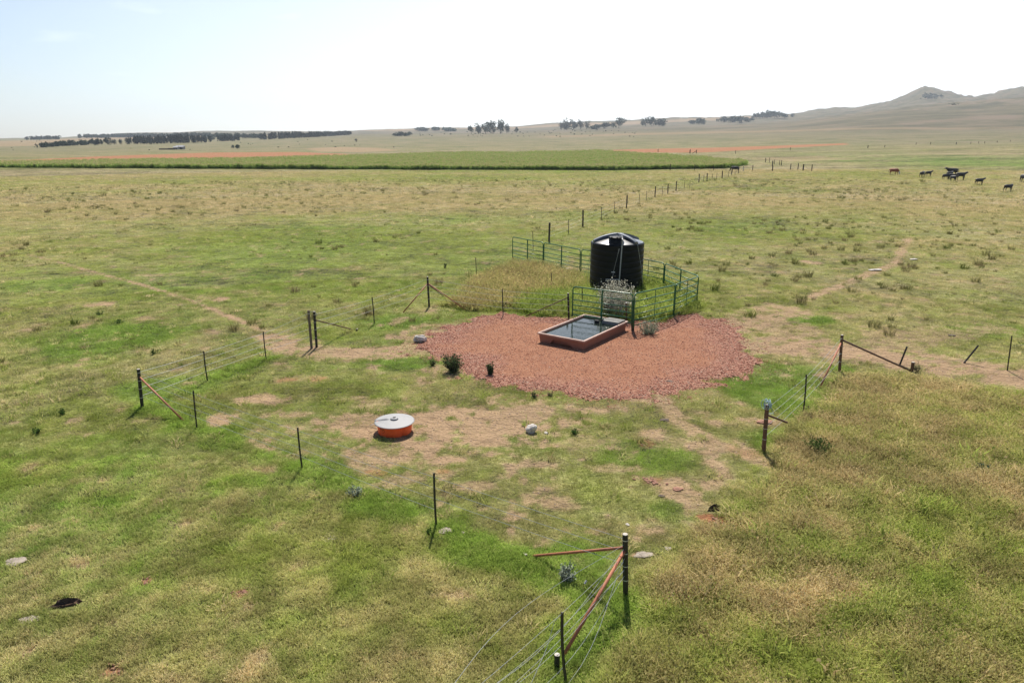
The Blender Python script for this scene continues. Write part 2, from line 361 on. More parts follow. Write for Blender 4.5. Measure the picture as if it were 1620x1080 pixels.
def blade_material(name='grass_blade', bright=1.0, tr=.38):
    m, N, L = newmat(name)
    out = N.new('ShaderNodeOutputMaterial'); D = N.new('ShaderNodeBsdfDiffuse'); Tn = N.new('ShaderNodeBsdfTranslucent'); mx = N.new('ShaderNodeMixShader')
    A = N.new('ShaderNodeAttribute'); A.attribute_name = 'zone_a'; A.attribute_type = 'INSTANCER'
    B = N.new('ShaderNodeAttribute'); B.attribute_name = 'zone_b'; B.attribute_type = 'INSTANCER'
    col, soil, dry, lush, red, gold, rnd = grass_colour(N, L, A.outputs['Color'], B.outputs['Color'])
    hs = N.new('ShaderNodeHueSaturation'); hs.inputs['Saturation'].default_value = 1.0
    L.new(mathn(N, L, 'ADD', mathn(N, L, 'MULTIPLY', rnd, .95), .92 * bright), hs.inputs['Value']); L.new(col, hs.inputs['Color'])
    L.new(hs.outputs[0], D.inputs[0]); L.new(hs.outputs[0], Tn.inputs[0]); mx.inputs[0].default_value = tr
    geo = N.new('ShaderNodeNewGeometry')   # a curved blade catches the light from above: bend its shading normal upwards
    sm = N.new('ShaderNodeVectorMath'); sm.operation = 'SCALE'; L.new(geo.outputs['Normal'], sm.inputs[0]); sm.inputs['Scale'].default_value = .55
    ad = N.new('ShaderNodeVectorMath'); ad.operation = 'ADD'; L.new(sm.outputs[0], ad.inputs[0]); ad.inputs[1].default_value = (0, 0, .8)
    nz = N.new('ShaderNodeVectorMath'); nz.operation = 'NORMALIZE'; L.new(ad.outputs[0], nz.inputs[0]); L.new(nz.outputs[0], D.inputs['Normal'])
    L.new(D.outputs[0], mx.inputs[1]); L.new(Tn.outputs[0], mx.inputs[2]); L.new(mx.outputs[0], out.inputs[0])
    return m
def leaf_material(name, c1, c2, tr=.25, scale=3.0, up=False):
    m, N, L = newmat(name)
    out = N.new('ShaderNodeOutputMaterial'); D = N.new('ShaderNodeBsdfDiffuse'); Tn = N.new('ShaderNodeBsdfTranslucent'); mx = N.new('ShaderNodeMixShader')
    geo = N.new('ShaderNodeNewGeometry'); f = noisen(N, L, scale, geo.outputs['Position'], 4, .6)
    c = ramp(N, L, f, [(.35, c1), (.65, c2)])
    L.new(c, D.inputs[0]); L.new(c, Tn.inputs[0]); mx.inputs[0].default_value = tr
    if up:   # arching leaves: average normal leans upwards
        sm = N.new('ShaderNodeVectorMath'); sm.operation = 'SCALE'; L.new(geo.outputs['Normal'], sm.inputs[0]); sm.inputs['Scale'].default_value = .6
        ad = N.new('ShaderNodeVectorMath'); ad.operation = 'ADD'; L.new(sm.outputs[0], ad.inputs[0]); ad.inputs[1].default_value = (0, 0, .8)
        nz = N.new('ShaderNodeVectorMath'); nz.operation = 'NORMALIZE'; L.new(ad.outputs[0], nz.inputs[0]); L.new(nz.outputs[0], D.inputs['Normal'])
    L.new(D.outputs[0], mx.inputs[1]); L.new(Tn.outputs[0], mx.inputs[2]); L.new(mx.outputs[0], out.inputs[0])
    return m
def pmat(name, c1, c2=None, rough=.6, metal=0.0, scale=8.0, bump=0.0, spec=.5, stretch=None, bscale=None):
    m, N, L = newmat(name)
    out = N.new('ShaderNodeOutputMaterial'); b = N.new('ShaderNodeBsdfPrincipled'); L.new(b.outputs[0], out.inputs[0])
    tc = N.new('ShaderNodeTexCoord'); f = noisen(N, L, scale, tc.outputs['Object'], 5, .65, stretch)
    c2 = c2 or tuple(q * .7 for q in c1)
    L.new(ramp(N, L, f, [(.33, c2), (.67, c1)]), b.inputs['Base Color'])
    b.inputs['Metallic'].default_value = metal; b.inputs['Specular IOR Level'].default_value = spec
    L.new(mathn(N, L, 'ADD', mathn(N, L, 'MULTIPLY', f, .2), rough - .1, True), b.inputs['Roughness'])
    if bump:
        bp = N.new('ShaderNodeBump'); bp.inputs['Distance'].default_value = bump; f2 = noisen(N, L, bscale or scale * 3, tc.outputs['Object'], 4, .6, stretch)
        L.new(f2, bp.inputs['Height']); L.new(bp.outputs[0], b.inputs['Normal'])
    return m
M_GROUND = ground_material(); M_BLADE = blade_material(); M_BLADE_T = blade_material('tall_grass_blade', .80, .45); M_TUSS = blade_material('tussock_blade', .50, .3); M_BLADE_D = blade_material('distant_grass_blade', 1.12, .4)
M_GALV = pmat('galvanised_wire', (.62, .63, .62), (.42, .42, .40), .5, .35, 20)
M_RUST = pmat('rusty_brown_pipe', (.42, .155, .075), (.26, .085, .045), .7, 0, 14, .001)
M_RUSTD = pmat('dark_rusty_pipe', (.16, .075, .045), (.075, .04, .028), .75, 0, 14, .001)
M_STEEL = pmat('tarred_steel', (.030, .028, .026), (.014, .014, .014), .55, .2, 14)
M_WOOD = pmat('weathered_wood', (.20, .155, .11), (.085, .065, .05), .85, 0, 6, .004, stretch=(6, 6, .6))
M_WOODD = pmat('creosoted_wood', (.075, .055, .045), (.028, .022, .02), .8, 0, 6, .004, stretch=(6, 6, .6))
M_CUT = pmat('pale_post_top', (.55, .50, .44), (.36, .32, .27), .8, 0, 30)
M_GREEN = pmat('green_painted_pipe', (.020, .15, .060), (.012, .095, .040), .30, 0, 6)
M_TANK = pmat('black_polyethylene', (.006, .007, .010), (.004, .005, .007), .48, 0, 2, .0006, spec=.20)
M_DOME = pmat('glossy_black_polyethylene', (.014, .015, .02), (.009, .010, .013), .36, 0, 2, .0006, spec=.95)
M_PVC = pmat('grey_white_pvc', (.42, .42, .43), (.28, .28, .29), .45, 0, 5)
M_WHITE = pmat('white_label_print', (.62, .63, .66), (.45, .46, .5), .5, 0, 9)
M_TROUGH = pmat('terracotta_plastic', (.33, .135, .085), (.25, .10, .065), .6, 0, 3, .001)
M_TRIM = pmat('sunbleached_trough_rim', (.52, .37, .30), (.36, .20, .15), .55, 0, 9)
M_ORANGE = pmat('red_orange_plastic', (.90, .12, .028), (.78, .09, .020), .5, 0, 3)
M_LID = pmat('brushed_zinc_lid', (.29, .29, .295), (.23, .23, .235), .65, .08, 5, .001)
M_DARK = pmat('black_rubber', (.015, .015, .016), (.01, .01, .01), .7)
M_CONC = pmat('grey_concrete', (.30, .29, .27), (.18, .175, .16), .9, 0, 7, .003)
M_ROCK = pmat('pale_rock', (.62, .58, .54), (.34, .30, .27), .9, 0, 7, .01)
M_SLAB = pmat('flat_pale_stone', (.34, .29, .235), (.22, .18, .145), .9, 0, 9, .006)
M_ROPE = pmat('blue_white_rope', (.38, .52, .62), (.28, .38, .44), .8, 0, 30)
M_CLOD = pmat('red_brown_earth_clod', (.36, .185, .125), (.22, .11, .075), .95, 0, 12, .012)
M_DUNG = pmat('dried_dung', (.12, .085, .065), (.06, .045, .035), .95, 0, 14, .01)
M_BLACKCOW = pmat('black_hide', (.018, .016, .016), (.010, .009, .009), .55, 0, 3)
M_REDCOW = pmat('red_brown_hide', (.30, .10, .045), (.20, .06, .03), .7, 0, 3)
M_WHITECOW = pmat('white_hide', (.62, .58, .52), (.45, .41, .37), .7, 0, 3)
M_BARK = pmat('grey_bark', (.12, .095, .075), (.06, .05, .04), .9, 0, 3)

for n_ in M_DOME.node_tree.nodes:
    if n_.type == 'BSDF_PRINCIPLED': n_.inputs['Coat Weight'].default_value = .9; n_.inputs['Coat Roughness'].default_value = .28
# ------------------------------------------------------------------ object helpers
def tag(o, label=None, cat=None, group=None, kind=None):
    if label: o['label'] = label
    if cat: o['category'] = cat
    if group: o['group'] = group
    if kind: o['kind'] = kind
    return o
def empty(name, loc, label, cat, group=None, rz=0):
    o = bpy.data.objects.new(name, None); COL.objects.link(o); o.location = loc; o.rotation_euler[2] = rz; o.empty_display_size = .2
    return tag(o, label, cat, group)
class MB:
    def __init__(s): s.v = []; s.f = []; s.m = []
    def add(s, vs, fs, mi=0):
        n = len(s.v); s.v += [tuple(q) for q in vs]; s.f += [tuple(n + i for i in f) for f in fs]; s.m += [mi] * len(fs)
    def box(s, c, d, rz=0, mi=0):
        cx, cy, cz = c; a, b, e = [q / 2 for q in d]; co, si = math.cos(rz), math.sin(rz)
        vs = [(cx + x * co - y * si, cy + x * si + y * co, cz + z) for x, y, z in [(-a,-b,-e),(a,-b,-e),(a,b,-e),(-a,b,-e),(-a,-b,e),(a,-b,e),(a,b,e),(-a,b,e)]]
        s.add(vs, [(0,3,2,1),(4,5,6,7),(0,1,5,4),(1,2,6,5),(2,3,7,6),(3,0,4,7)], mi)
    def tube(s, pts, r, n=8, mi=0, cap=True):
        pts = [Vector(q) for q in pts]; rr = r if isinstance(r, (list, tuple)) else [r] * len(pts)
        rings = []; up = Vector((0, 0, 1))
        for i, p_ in enumerate(pts):
            a = pts[max(i - 1, 0)]; b = pts[min(i + 1, len(pts) - 1)]; t = (b - a).normalized()
            ref = up if abs(t.dot(up)) < .95 else Vector((1, 0, 0))
            e1 = t.cross(ref).normalized(); e2 = t.cross(e1).normalized()
            rings.append([p_ + (e1 * math.cos(2 * math.pi * k / n) + e2 * math.sin(2 * math.pi * k / n)) * rr[i] for k in range(n)])
        vs = [q for ring in rings for q in ring]; fs = []
        for i in range(len(pts) - 1):
            for k in range(n):
                k2 = (k + 1) % n; fs.append((i * n + k, i * n + k2, (i + 1) * n + k2, (i + 1) * n + k))
        if cap: fs.append(tuple(range(n - 1, -1, -1))); fs.append(tuple((len(pts) - 1) * n + k for k in range(n)))
        s.add(vs, fs, mi)
    def lathe(s, prof, n=48, mi=0, c=(0, 0)):
        vs = []; fs = []
        for r_, z in prof:
            for k in range(n):
                a = 2 * math.pi * k / n; vs.append((c[0] + r_ * math.cos(a), c[1] + r_ * math.sin(a), z))
        for i in range(len(prof) - 1):
            for k in range(n):
                k2 = (k + 1) % n; fs.append((i * n + k, i * n + k2, (i + 1) * n + k2, (i + 1) * n + k))
        s.add(vs, fs, mi)
    def build(s, name, mat, parent=None, smooth=False, loc=None, org=None):
        me = bpy.data.meshes.new(name)
        vs = s.v if org is None else [(a - org[0], b - org[1], c - org[2]) for a, b, c in s.v]
        me.from_pydata(vs, [], s.f); me.validate()
        for mm in (mat if isinstance(mat, (list, tuple)) else [mat]): me.materials.append(mm)
        if len(me.polygons) == len(s.m) and max(s.m, default=0) > 0: me.polygons.foreach_set('material_index', s.m)
        if smooth:
            me.polygons.foreach_set('use_smooth', [True] * len(me.polygons))
        me.update()
        o = bpy.data.objects.new(name, me); COL.objects.link(o)
        if parent: o.parent = parent
        if loc: o.location = loc
        if org is not None and parent is None: o.location = org
        return o

# ------------------------------------------------------------------ ground
def build_ground():
    th = np.concatenate([np.radians(np.arange(-180, -44, 4.0)), np.radians(np.arange(-44, 44.01, .2)), np.radians(np.arange(48, 180, 4.0))])
    r = [0.0, 2, 4, 6]
    while r[-1] < 9: r.append(r[-1] + .12)
    while r[-1] < 9500: r.append(r[-1] * (1.0075 if r[-1] < 70 else 1.012 if r[-1] < 4500 else 1.06))
    r = np.array(r[1:]); nt = len(th); nr = len(r)
    X = np.outer(r, np.sin(th)).ravel(); Y = np.outer(r, np.cos(th)).ravel(); Z = tz(X, Y)
    X = np.append(X, 0); Y = np.append(Y, 0); Z = np.append(Z, 0)
    i = np.arange(nr - 1)[:, None]; j = np.arange(nt)[None, :]; j2 = (j + 1) % nt
    q = np.stack(np.broadcast_arrays(i * nt + j2, i * nt + j, (i + 1) * nt + j, (i + 1) * nt + j2), -1).reshape(-1, 4)
    q = q[:, ::-1]
    c = nr * nt; tri = np.stack([np.full(nt, c), np.arange(nt), (np.arange(nt) + 1) % nt], 1)[:, ::-1]
    me = bpy.data.meshes.new('ground')
    nl = q.size + tri.size
    me.vertices.add(c + 1); me.vertices.foreach_set('co', np.stack([X, Y, Z], 1).ravel())
    me.loops.add(nl); me.loops.foreach_set('vertex_index', np.concatenate([q.ravel(), tri.ravel()]))
    st = np.concatenate([np.arange(len(q)) * 4, q.size + np.arange(len(tri)) * 3])
    me.polygons.add(len(st)); me.polygons.foreach_set('loop_start', st)
    me.update(calc_edges=True); me.validate()
    me.polygons.foreach_set('use_smooth', np.ones(len(me.polygons), bool))
    s, d, l, t, rd, g = zones(X, Y)
    rn = np.clip(fbm(X / 3, Y / 3, 40, 3) * 1.6 - .3, 0, 1)
    for nm, ch in (('zone_a', (s, d, l)), ('zone_b', (rd, g, rn))):
        a = me.attributes.new(nm, 'FLOAT_COLOR', 'POINT')
        a.data.foreach_set('color', np.stack([*ch, np.ones_like(s)], 1).astype(np.float32).ravel())
    me.materials.append(M_GROUND)
    o = bpy.data.objects.new('ground', me); COL.objects.link(o)
    n = me.polygons[len(me.polygons) // 3].normal
    if n.z < 0: me.flip_normals()
    tag(o, kind='structure', label='rolling green and dry pasture with bare soil patches reaching the hills')
    return o
build_ground()

# ------------------------------------------------------------------ scatter (geometry nodes instances on a point mesh)
def scatter(name, pts, protos, mat, scale, rot, tilt, idx, za=None, zb=None, label=None, cat=None):
    n = len(pts); me = bpy.data.meshes.new(name); me.vertices.add(n); me.vertices.foreach_set('co', np.asarray(pts, np.float32).ravel())
    def at(nm, ty, key, arr):
        a = me.attributes.new(nm, ty, 'POINT'); a.data.foreach_set(key, np.asarray(arr).ravel())
    at('s', 'FLOAT_VECTOR', 'vector', np.asarray(scale, np.float32)); at('idx', 'INT', 'value', np.asarray(idx, np.int32))
    at('rv', 'FLOAT_VECTOR', 'vector', np.stack([tilt[0], tilt[1], rot], 1).astype(np.float32))
    if za is not None:
        at('zone_a', 'FLOAT_COLOR', 'color', za.astype(np.float32)); at('zone_b', 'FLOAT_COLOR', 'color', zb.astype(np.float32))
    pc = bpy.data.collections.new(name + '_kinds')
    for k, pm in enumerate(protos):
        if name != 'maize_field': pm = pm.copy()
        pm.materials.clear(); pm.materials.append(mat)
        pc.objects.link(bpy.data.objects.new('%s_kind_%02d' % (name, k), pm))
    ng = bpy.data.node_groups.new(name, 'GeometryNodeTree')
    ng.interface.new_socket('Geometry', in_out='INPUT', socket_type='NodeSocketGeometry'); ng.interface.new_socket('Geometry', in_out='OUTPUT', socket_type='NodeSocketGeometry')
    N, L = ng.nodes, ng.links
    gi = N.new('NodeGroupInput'); go = N.new('NodeGroupOutput'); ip = N.new('GeometryNodeInstanceOnPoints')
    ci = N.new('GeometryNodeCollectionInfo'); ci.inputs['Collection'].default_value = pc; ci.inputs['Separate Children'].default_value = True; ci.inputs['Reset Children'].default_value = True
    def named(nm, ty):
        q = N.new('GeometryNodeInputNamedAttribute'); q.data_type = ty; q.inputs['Name'].default_value = nm; return q.outputs[0]
    L.new(gi.outputs[0], ip.inputs['Points']); L.new(ci.outputs[0], ip.inputs['Instance']); ip.inputs['Pick Instance'].default_value = True
    L.new(named('idx', 'INT'), ip.inputs['Instance Index']); L.new(named('s', 'FLOAT_VECTOR'), ip.inputs['Scale'])
    er = N.new('FunctionNodeEulerToRotation'); L.new(named('rv', 'FLOAT_VECTOR'), er.inputs[0]); L.new(er.outputs[0], ip.inputs['Rotation'])
    L.new(ip.outputs[0], go.inputs[0])
    o = bpy.data.objects.new(name, me); COL.objects.link(o); md = o.modifiers.new('scatter', 'NODES'); md.node_group = ng
    me.materials.append(mat)
    return tag(o, label, cat, kind='stuff')
def tuft(name, n, rad, h, wd, bend, seed, seg=2, seeds=0):
    rr = random.Random(seed); vs = []; fs = []
    for i in range(n):
        a = rr.random() * 6.283; q = rad * math.sqrt(rr.random()); x, y = q * math.cos(a), q * math.sin(a)
        hh = h * rr.uniform(.45, 1.0); la = a + rr.uniform(-1, 1); b = bend * rr.uniform(.2, 1.2) * hh
        ww = wd * rr.uniform(.6, 1.2); fa = rr.random() * 6.283; wx, wy = math.cos(fa) * ww / 2, math.sin(fa) * ww / 2
        n0 = len(vs)
        if seg == 1:
            vs += [(x - wx, y - wy, -.01), (x + wx, y + wy, -.01), (x + math.cos(la) * b, y + math.sin(la) * b, hh)]
            fs.append((n0, n0 + 1, n0 + 2))
        else:
            mx_, my_ = x + math.cos(la) * b * .3, y + math.sin(la) * b * .3
            vs += [(x - wx, y - wy, -.01), (x + wx, y + wy, -.01), (mx_ - wx * .8, my_ - wy * .8, hh * .58), (mx_ + wx * .8, my_ + wy * .8, hh * .58), (x + math.cos(la) * b, y + math.sin(la) * b, hh * .96)]
            fs += [(n0, n0 + 1, n0 + 3, n0 + 2), (n0 + 2, n0 + 3, n0 + 4)]
        if i < seeds:
            tx, ty, tzz = vs[-1]; n0 = len(vs); sw = wd * 1.6
            vs += [(tx - wx * 1.5, ty - wy * 1.5, tzz), (tx + wx * 1.5, ty + wy * 1.5, tzz), (tx + wx, ty + wy, tzz + h * .16), (tx - wx, ty - wy, tzz + h * .16)]
            fs.append((n0, n0 + 1, n0 + 2, n0 + 3))
    me = bpy.data.meshes.new(name); me.from_pydata(vs, [], fs); me.update(); return me

def rand_field(y0, y1, per_m2, ang=42.0):
    """random points between two distances inside the field of view (plus a margin)"""
    area = R(ang) * (y1 ** 2 - y0 ** 2); n = int(area * per_m2)
    r = np.sqrt(rng.uniform(y0 ** 2, y1 ** 2, n)); a = rng.uniform(-R(ang), R(ang), n)
    return r * np.sin(a), r * np.cos(a)
TANKC = (6.46, 42.6)
TR_FL, TR_FR, TR_BL = np.array([1.08, 29.72]), np.array([3.12, 28.50]), np.array([3.50, 33.12])
TRDIR = (TR_BL - TR_FL) / np.linalg.norm(TR_BL - TR_FL); TRLEN = float(np.linalg.norm(TR_BL - TR_FL)); TR_BR = TR_FR + TRDIR * TRLEN
TRPOLY = [tuple(TR_FL), tuple(TR_FR), tuple(TR_BR), tuple(TR_BL)]
FLATS = [(25,888,34),(46,981,26),(1018,877,30),(1437,790,18),(1612,850,18),(704,840,22),(104,957,54),(1131,806,36),(383,937,22),(232,920,24),(180,1062,32),(840,683,12),(665,541,12)]
def keep_out(x, y, pad=True):
    m = np.hypot(x - TANKC[0], y - TANKC[1]) > 1.6
    for u_, v_, p_ in FLATS:
        gx, gy = G(u_, v_); r_ = p_ / 1100 * math.hypot(gy, CAM_H) / 2
        m &= np.hypot((x - gx) / r_, (y - gy) / (r_ * .7)) > 1.0
    m &= np.hypot(x + 3.65, y - 20.05) > .56
    m &= ~inpoly(x, y, TRPOLY)
    if pad: m &= (sdf(x, y, PAD) + (fbm(x / .55, y / .55, 61, 4) - .45) * 2.2 < .08)
    return m
def zones_pack(x, y, rnd_amp=1.0):
    s, d, l, t, rd, g = zones(x, y)
    n = len(x); pt = fbm(x / .42, y / .42, 55, 2); jit = rng.normal(0, .13, n) + (pt - .5) * .5
    d = np.clip(d + jit, 0, 1); rn = np.clip(.45 * rng.random(n) + .55 * (fbm(x / .55, y / .55, 56, 2) * 2.2 - .6), 0, 1)
    za = np.stack([s, d, l, np.ones(n)], 1); zb = np.stack([rd, g, rn, np.ones(n)], 1)
    return s, d, l, t, rd, g, za, zb
short_p = [tuft('turf_%d' % k, 14, .085, .060, .014, .9, 10 + k, 1) for k in range(5)]
med_p = [tuft('meadow_%d' % k, 16, .09, .16, .014, .65, 30 + k, 2, 3) for k in range(5)]
tall_p = [tuft('tall_%d' % k, 20, .13, .36, .019, .95, 50 + k, 2, 9) for k in range(6)]
tuss_p = [tuft('tussock_%d' % k, 60, .17, .42, .016, .55, 70 + k, 2, 14) for k in range(5)]
carp_p = [tuft('carpet_%d' % k, 26, .34, .085, .032, .8, 90 + k, 1) for k in range(5)]

P_ = [rand_field(6, 15, 240), rand_field(15, 26, 150), rand_field(26, 46, 62)]
x = np.concatenate([q[0] for q in P_]); y = np.concatenate([q[1] for q in P_])
k = keep_out(x, y); x, y = x[k], y[k]
s, d, l, t, rd, g, za, zb = zones_pack(x, y)
dens = np.clip(1.0 - np.maximum(s, rd) * .92, 0.06, 1) * np.clip(.62 + fbm(x / .22, y / .22, 71, 2) * .8, 0, 1)
k = rng.random(len(x)) < dens
x, y, s, d, l, t, za, zb = x[k], y[k], s[k], d[k], l[k], t[k], za[k], zb[k]
dist = np.hypot(x, y)
cl = fbm(x / .45, y / .45, 72, 2)
def mk(name, sel, protos, mat, sc_arr, tl, label):
    n = int(sel.sum())
    if n == 0: return
    xx, yy = x[sel], y[sel]; zz = tz(xx, yy)
    scatter(name, np.stack([xx, yy, zz], 1), protos, mat, sc_arr[sel], rng.uniform(0, 6.283, n), (rng.normal(0, tl, n), rng.normal(0, tl, n)), rng.integers(0, len(protos), n), za[sel], zb[sel], label, 'grass')
wsc = np.clip(dist / 22, .9, 1.7)
hs = (.75 + cl * .6) * (1 + .6 * l) * (1 - .6 * s)
isT = t > .128; isM = (t > .055) & ~isT; isS = ~isT & ~isM
mk('short_grass', isS, short_p, M_BLADE, np.stack([wsc, wsc, hs], 1), .12, 'short grazed green grass covering the camp and near pasture')
mk('meadow_grass', isM, med_p, M_BLADE, np.stack([wsc, wsc, (.55 + cl * .45) * np.clip(t / .13, .5, 1.6)], 1), .15, 'ankle high green and straw coloured grass in the foreground and under the wires')
thin = rng.random(len(x)) < np.where(isT, .62, 1)
mk('tall_grass', isT & thin, tall_p, M_BLADE_T, np.stack([wsc * 1.15, wsc * 1.15, (.30 + cl * 1.1) * np.clip(t / .36, .45, 2.0)], 1), .22, 'knee high olive and golden grass going to seed')
xx, yy = rand_field(7, 34, 3.2); k = keep_out(xx, yy); xx, yy = xx[k], yy[k]; sz = zones_pack(xx, yy); k = (sz[0] < .3) & (rng.random(len(xx)) < np.clip(fbm(xx / 2.2, yy / 2.2, 97, 3) * 2.6 - .75, .05, 1)); 
x, y, za, zb = xx[k], yy[k], sz[6][k], sz[7][k]; n = len(x); za[:, 1] = np.clip(za[:, 1] + rng.normal(0, .3, n), 0, 1); zb[:, 2] *= .6
q = rng.uniform(.6, 1.5, n) * (1 + .8 * (sz[3][k] > .17))
mk('coarse_tufts', np.ones(n, bool), med_p, M_BLADE, np.stack([q * 1.5, q * 1.5, q * 1.0], 1), .15, 'coarser darker and paler tufts standing out of the turf')
# mid distance carpet
P_ = [rand_field(45, 75, 15), rand_field(75, 120, 6.5), rand_field(120, 215, 2.0)]
x = np.concatenate([q[0] for q in P_]); y = np.concatenate([q[1] for q in P_])
k = keep_out(x, y, False) & (sdf(x, y, CORN) < -1); x, y = x[k], y[k]
s, d, l, t, rd, g, za, zb = zones_pack(x, y); dist = np.hypot(x, y); cl = fbm(x / 1.6, y / 1.6, 73, 3)
k = rng.random(len(x)) < (1 - s) * np.clip(.3 + cl * .9, 0, 1)
x, y, s, d, l, t, za, zb, dist, cl = x[k], y[k], s[k], d[k], l[k], t[k], za[k], zb[k], dist[k], cl[k]
wsc = np.clip(dist / 70, .75, 2.4); hgt = (.55 + cl * .7) * np.clip(dist / 75, .8, 1.7) * (.7 + d * .9)
gt = t > .2
mk('distant_grass', ~gt, carp_p, M_BLADE_D, np.stack([wsc, wsc, hgt], 1), .1, 'mottled green and straw pasture grass in the middle distance')
mk('golden_grass', gt, tall_p, M_BLADE_T, np.stack([wsc * 2, wsc * 2, .7 + cl], 1), .2, 'tall golden grass patch left of the tank')
P_ = [rand_field(26, 50, 1.8), rand_field(50, 85, .9), rand_field(85, 165, .32)]
x = np.concatenate([q[0] for q in P_]); y = np.concatenate([q[1] for q in P_])
pk = fbm(x / 6, y / 5, 83, 3); k = (rng.random(len(x)) < sstep(.3, .65, pk)) & keep_out(x, y, True); x, y = x[k], y[k]
s, d, l, t, rd, g, za, zb = zones_pack(x, y); k = (s < .25) & (t < .15); x, y, za, zb = x[k], y[k], za[k], zb[k]; n = len(x)
kind = rng.random(n); za[:, 1] = np.where(kind < .55, rng.uniform(.5, 1, n), rng.uniform(0, .3, n)); za[:, 2] = np.where(kind > .8, .7, .1); zb[:, 2] = np.where(kind < .3, rng.uniform(.6, 1, n), rng.uniform(0, .3, n))
q = rng.uniform(.5, 1.4, n) * np.clip(np.hypot(x, y) / 60, .8, 2.0)
light = kind < .3
mk('pale_grass_clumps', light, med_p, M_BLADE_D, np.stack([q * 1.6, q * 1.6, q], 1), .15, 'pale straw clumps mottling the middle pasture')
mk('dark_grass_clumps', ~light, med_p, M_TUSS, np.stack([q * 1.4, q * 1.4, q * .9], 1), .15, 'darker olive clumps mottling the middle pasture')
# tussocks, singly and in drifts
P_ = [rand_field(34, 75, .26), rand_field(75, 170, .12)]
x = np.concatenate([q[0] for q in P_]); y = np.concatenate([q[1] for q in P_])
cl = fbm(x / 16, y / 12, 81, 3); k = (rng.random(len(x)) < sstep(.47, .64, cl) * .95 + .05) & keep_out(x, y, True) & (zones(x, y)[0] < .2)
x, y = x[k], y[k]; s, d, l, t, rd, g, za, zb = zones_pack(x, y)
za[:, 1] = np.clip(.55 + rng.normal(0, .3, len(x)), 0, 1); za[:, 2] *= .3; zb[:, 1] = rng.random(len(x)) * .5; zb[:, 2] = rng.random(len(x)) * .30; gm = rng.random(len(x)) < .15; za[gm, 1] = .05; za[gm, 2] = .5; zb[gm, 2] = 0
n = len(x); q = rng.uniform(.25, 1.0, n) ** 1.6 * 1.15 + .15
mk('grass_tussocks', np.ones(n, bool), tuss_p, M_TUSS, np.stack([q * 1.35, q * 1.35, q * rng.uniform(.6, 1.15, n)], 1), .1, 'straw brown grass tussocks dotted over the middle pasture')

# ------------------------------------------------------------------ gravel pad
def gravel_material():
    m, N, L = newmat('crushed_red_gravel')
    out = N.new('ShaderNodeOutputMaterial'); b = N.new('ShaderNodeBsdfPrincipled'); L.new(b.outputs[0], out.inputs[0])
    geo = N.new('ShaderNodeNewGeometry'); pos = geo.outputs['Position']
    A = N.new('ShaderNodeAttribute'); A.attribute_name = 'dust'
    v = N.new('ShaderNodeTexVoronoi'); v.inputs['Scale'].default_value = 22; L.new(pos, v.inputs['Vector'])
    f = noisen(N, L, 1.3, pos, 5, .6); vr = sepc(N, L, v.outputs['Color'])[0]
    c = ramp(N, L, vr, [(0, (.20, .08, .055)), (.5, (.34, .155, .11)), (1, (.44, .27, .19))])
    dust = ramp(N, L, f, [(.3, (.29, .125, .068)), (.7, (.38, .185, .105))])
    c = mixc(N, L, A.outputs['Fac'], c, dust)
    L.new(c, b.inputs['Base Color']); b.inputs['Roughness'].default_value = .95; b.inputs['Specular IOR Level'].default_value = .15
    bp = N.new('ShaderNodeBump'); bp.inputs['Distance'].default_value = .04
    L.new(mathn(N, L, 'ADD', v.outputs['Distance'], noisen(N, L, 30, pos, 3)), bp.inputs['Height']); L.new(bp.outputs[0], b.inputs['Normal'])
    return m
M_GRAV = gravel_material()
def pad_sd(x, y): return sdf(x, y, PAD) + (fbm(x / .55, y / .55, 61, 4) - .45) * 2.2
def pad_z(x, y): return np.clip(pad_sd(x, y) * .12, -.05, .05) + .012 * fbm(x / .5, y / .5, 62, 2)
def build_pad():
    st = .14; xs = np.arange(-6, 15, st); ys = np.arange(22, 39, st); nx, ny = len(xs), len(ys)
    X, Y = np.meshgrid(xs, ys); X = X.ravel(); Y = Y.ravel(); S = pad_sd(X, Y)
    Z = pad_z(X, Y)
    i = np.arange(ny - 1)[:, None]; j = np.arange(nx - 1)[None, :]
    q = np.stack(np.broadcast_arrays(i * nx + j, i * nx + j + 1, (i + 1) * nx + j + 1, (i + 1) * nx + j), -1).reshape(-1, 4)
    q = q[(S[q] > -.25).all(1)]
    used = np.unique(q); mp = np.full(len(X), -1); mp[used] = np.arange(len(used)); q = mp[q]
    me = bpy.data.meshes.new('gravel_pad'); me.from_pydata(np.stack([X, Y, Z], 1)[used].tolist(), [], q.tolist()); me.update()
    a = me.attributes.new('dust', 'FLOAT', 'POINT')
    Xu, Yu = X[used], Y[used]
    dust = sstep(.5, 2.6, S[used] + (fbm(Xu / 1.5, Yu / 1.5, 63) - .5) * 2.5) * .8
    a.data.foreach_set('value', dust.astype(np.float32))
    me.polygons.foreach_set('use_smooth', [True] * len(me.polygons)); me.materials.append(M_GRAV)
    o = bpy.data.objects.new('gravel_pad', me); COL.objects.link(o); tag(o, 'red crushed gravel apron around the water trough', kind='structure')
build_pad()
def stone_mesh(seed, r=1.0, flat=.6, name='stone', sub=1):
    bm = bmesh.new(); bmesh.ops.create_icosphere(bm, subdivisions=sub, radius=r)
    rr = random.Random(seed); off = Vector((rr.random() * 50, rr.random() * 50, 0))
    for v in bm.verts:
        k = 1 + .55 * mnoise.noise(v.co * .9 / r + off) + .25 * mnoise.noise(v.co * 2.3 / r + off); v.co *= k; v.co.z *= flat
    me = bpy.data.meshes.new(name); bm.to_mesh(me); bm.free(); return me
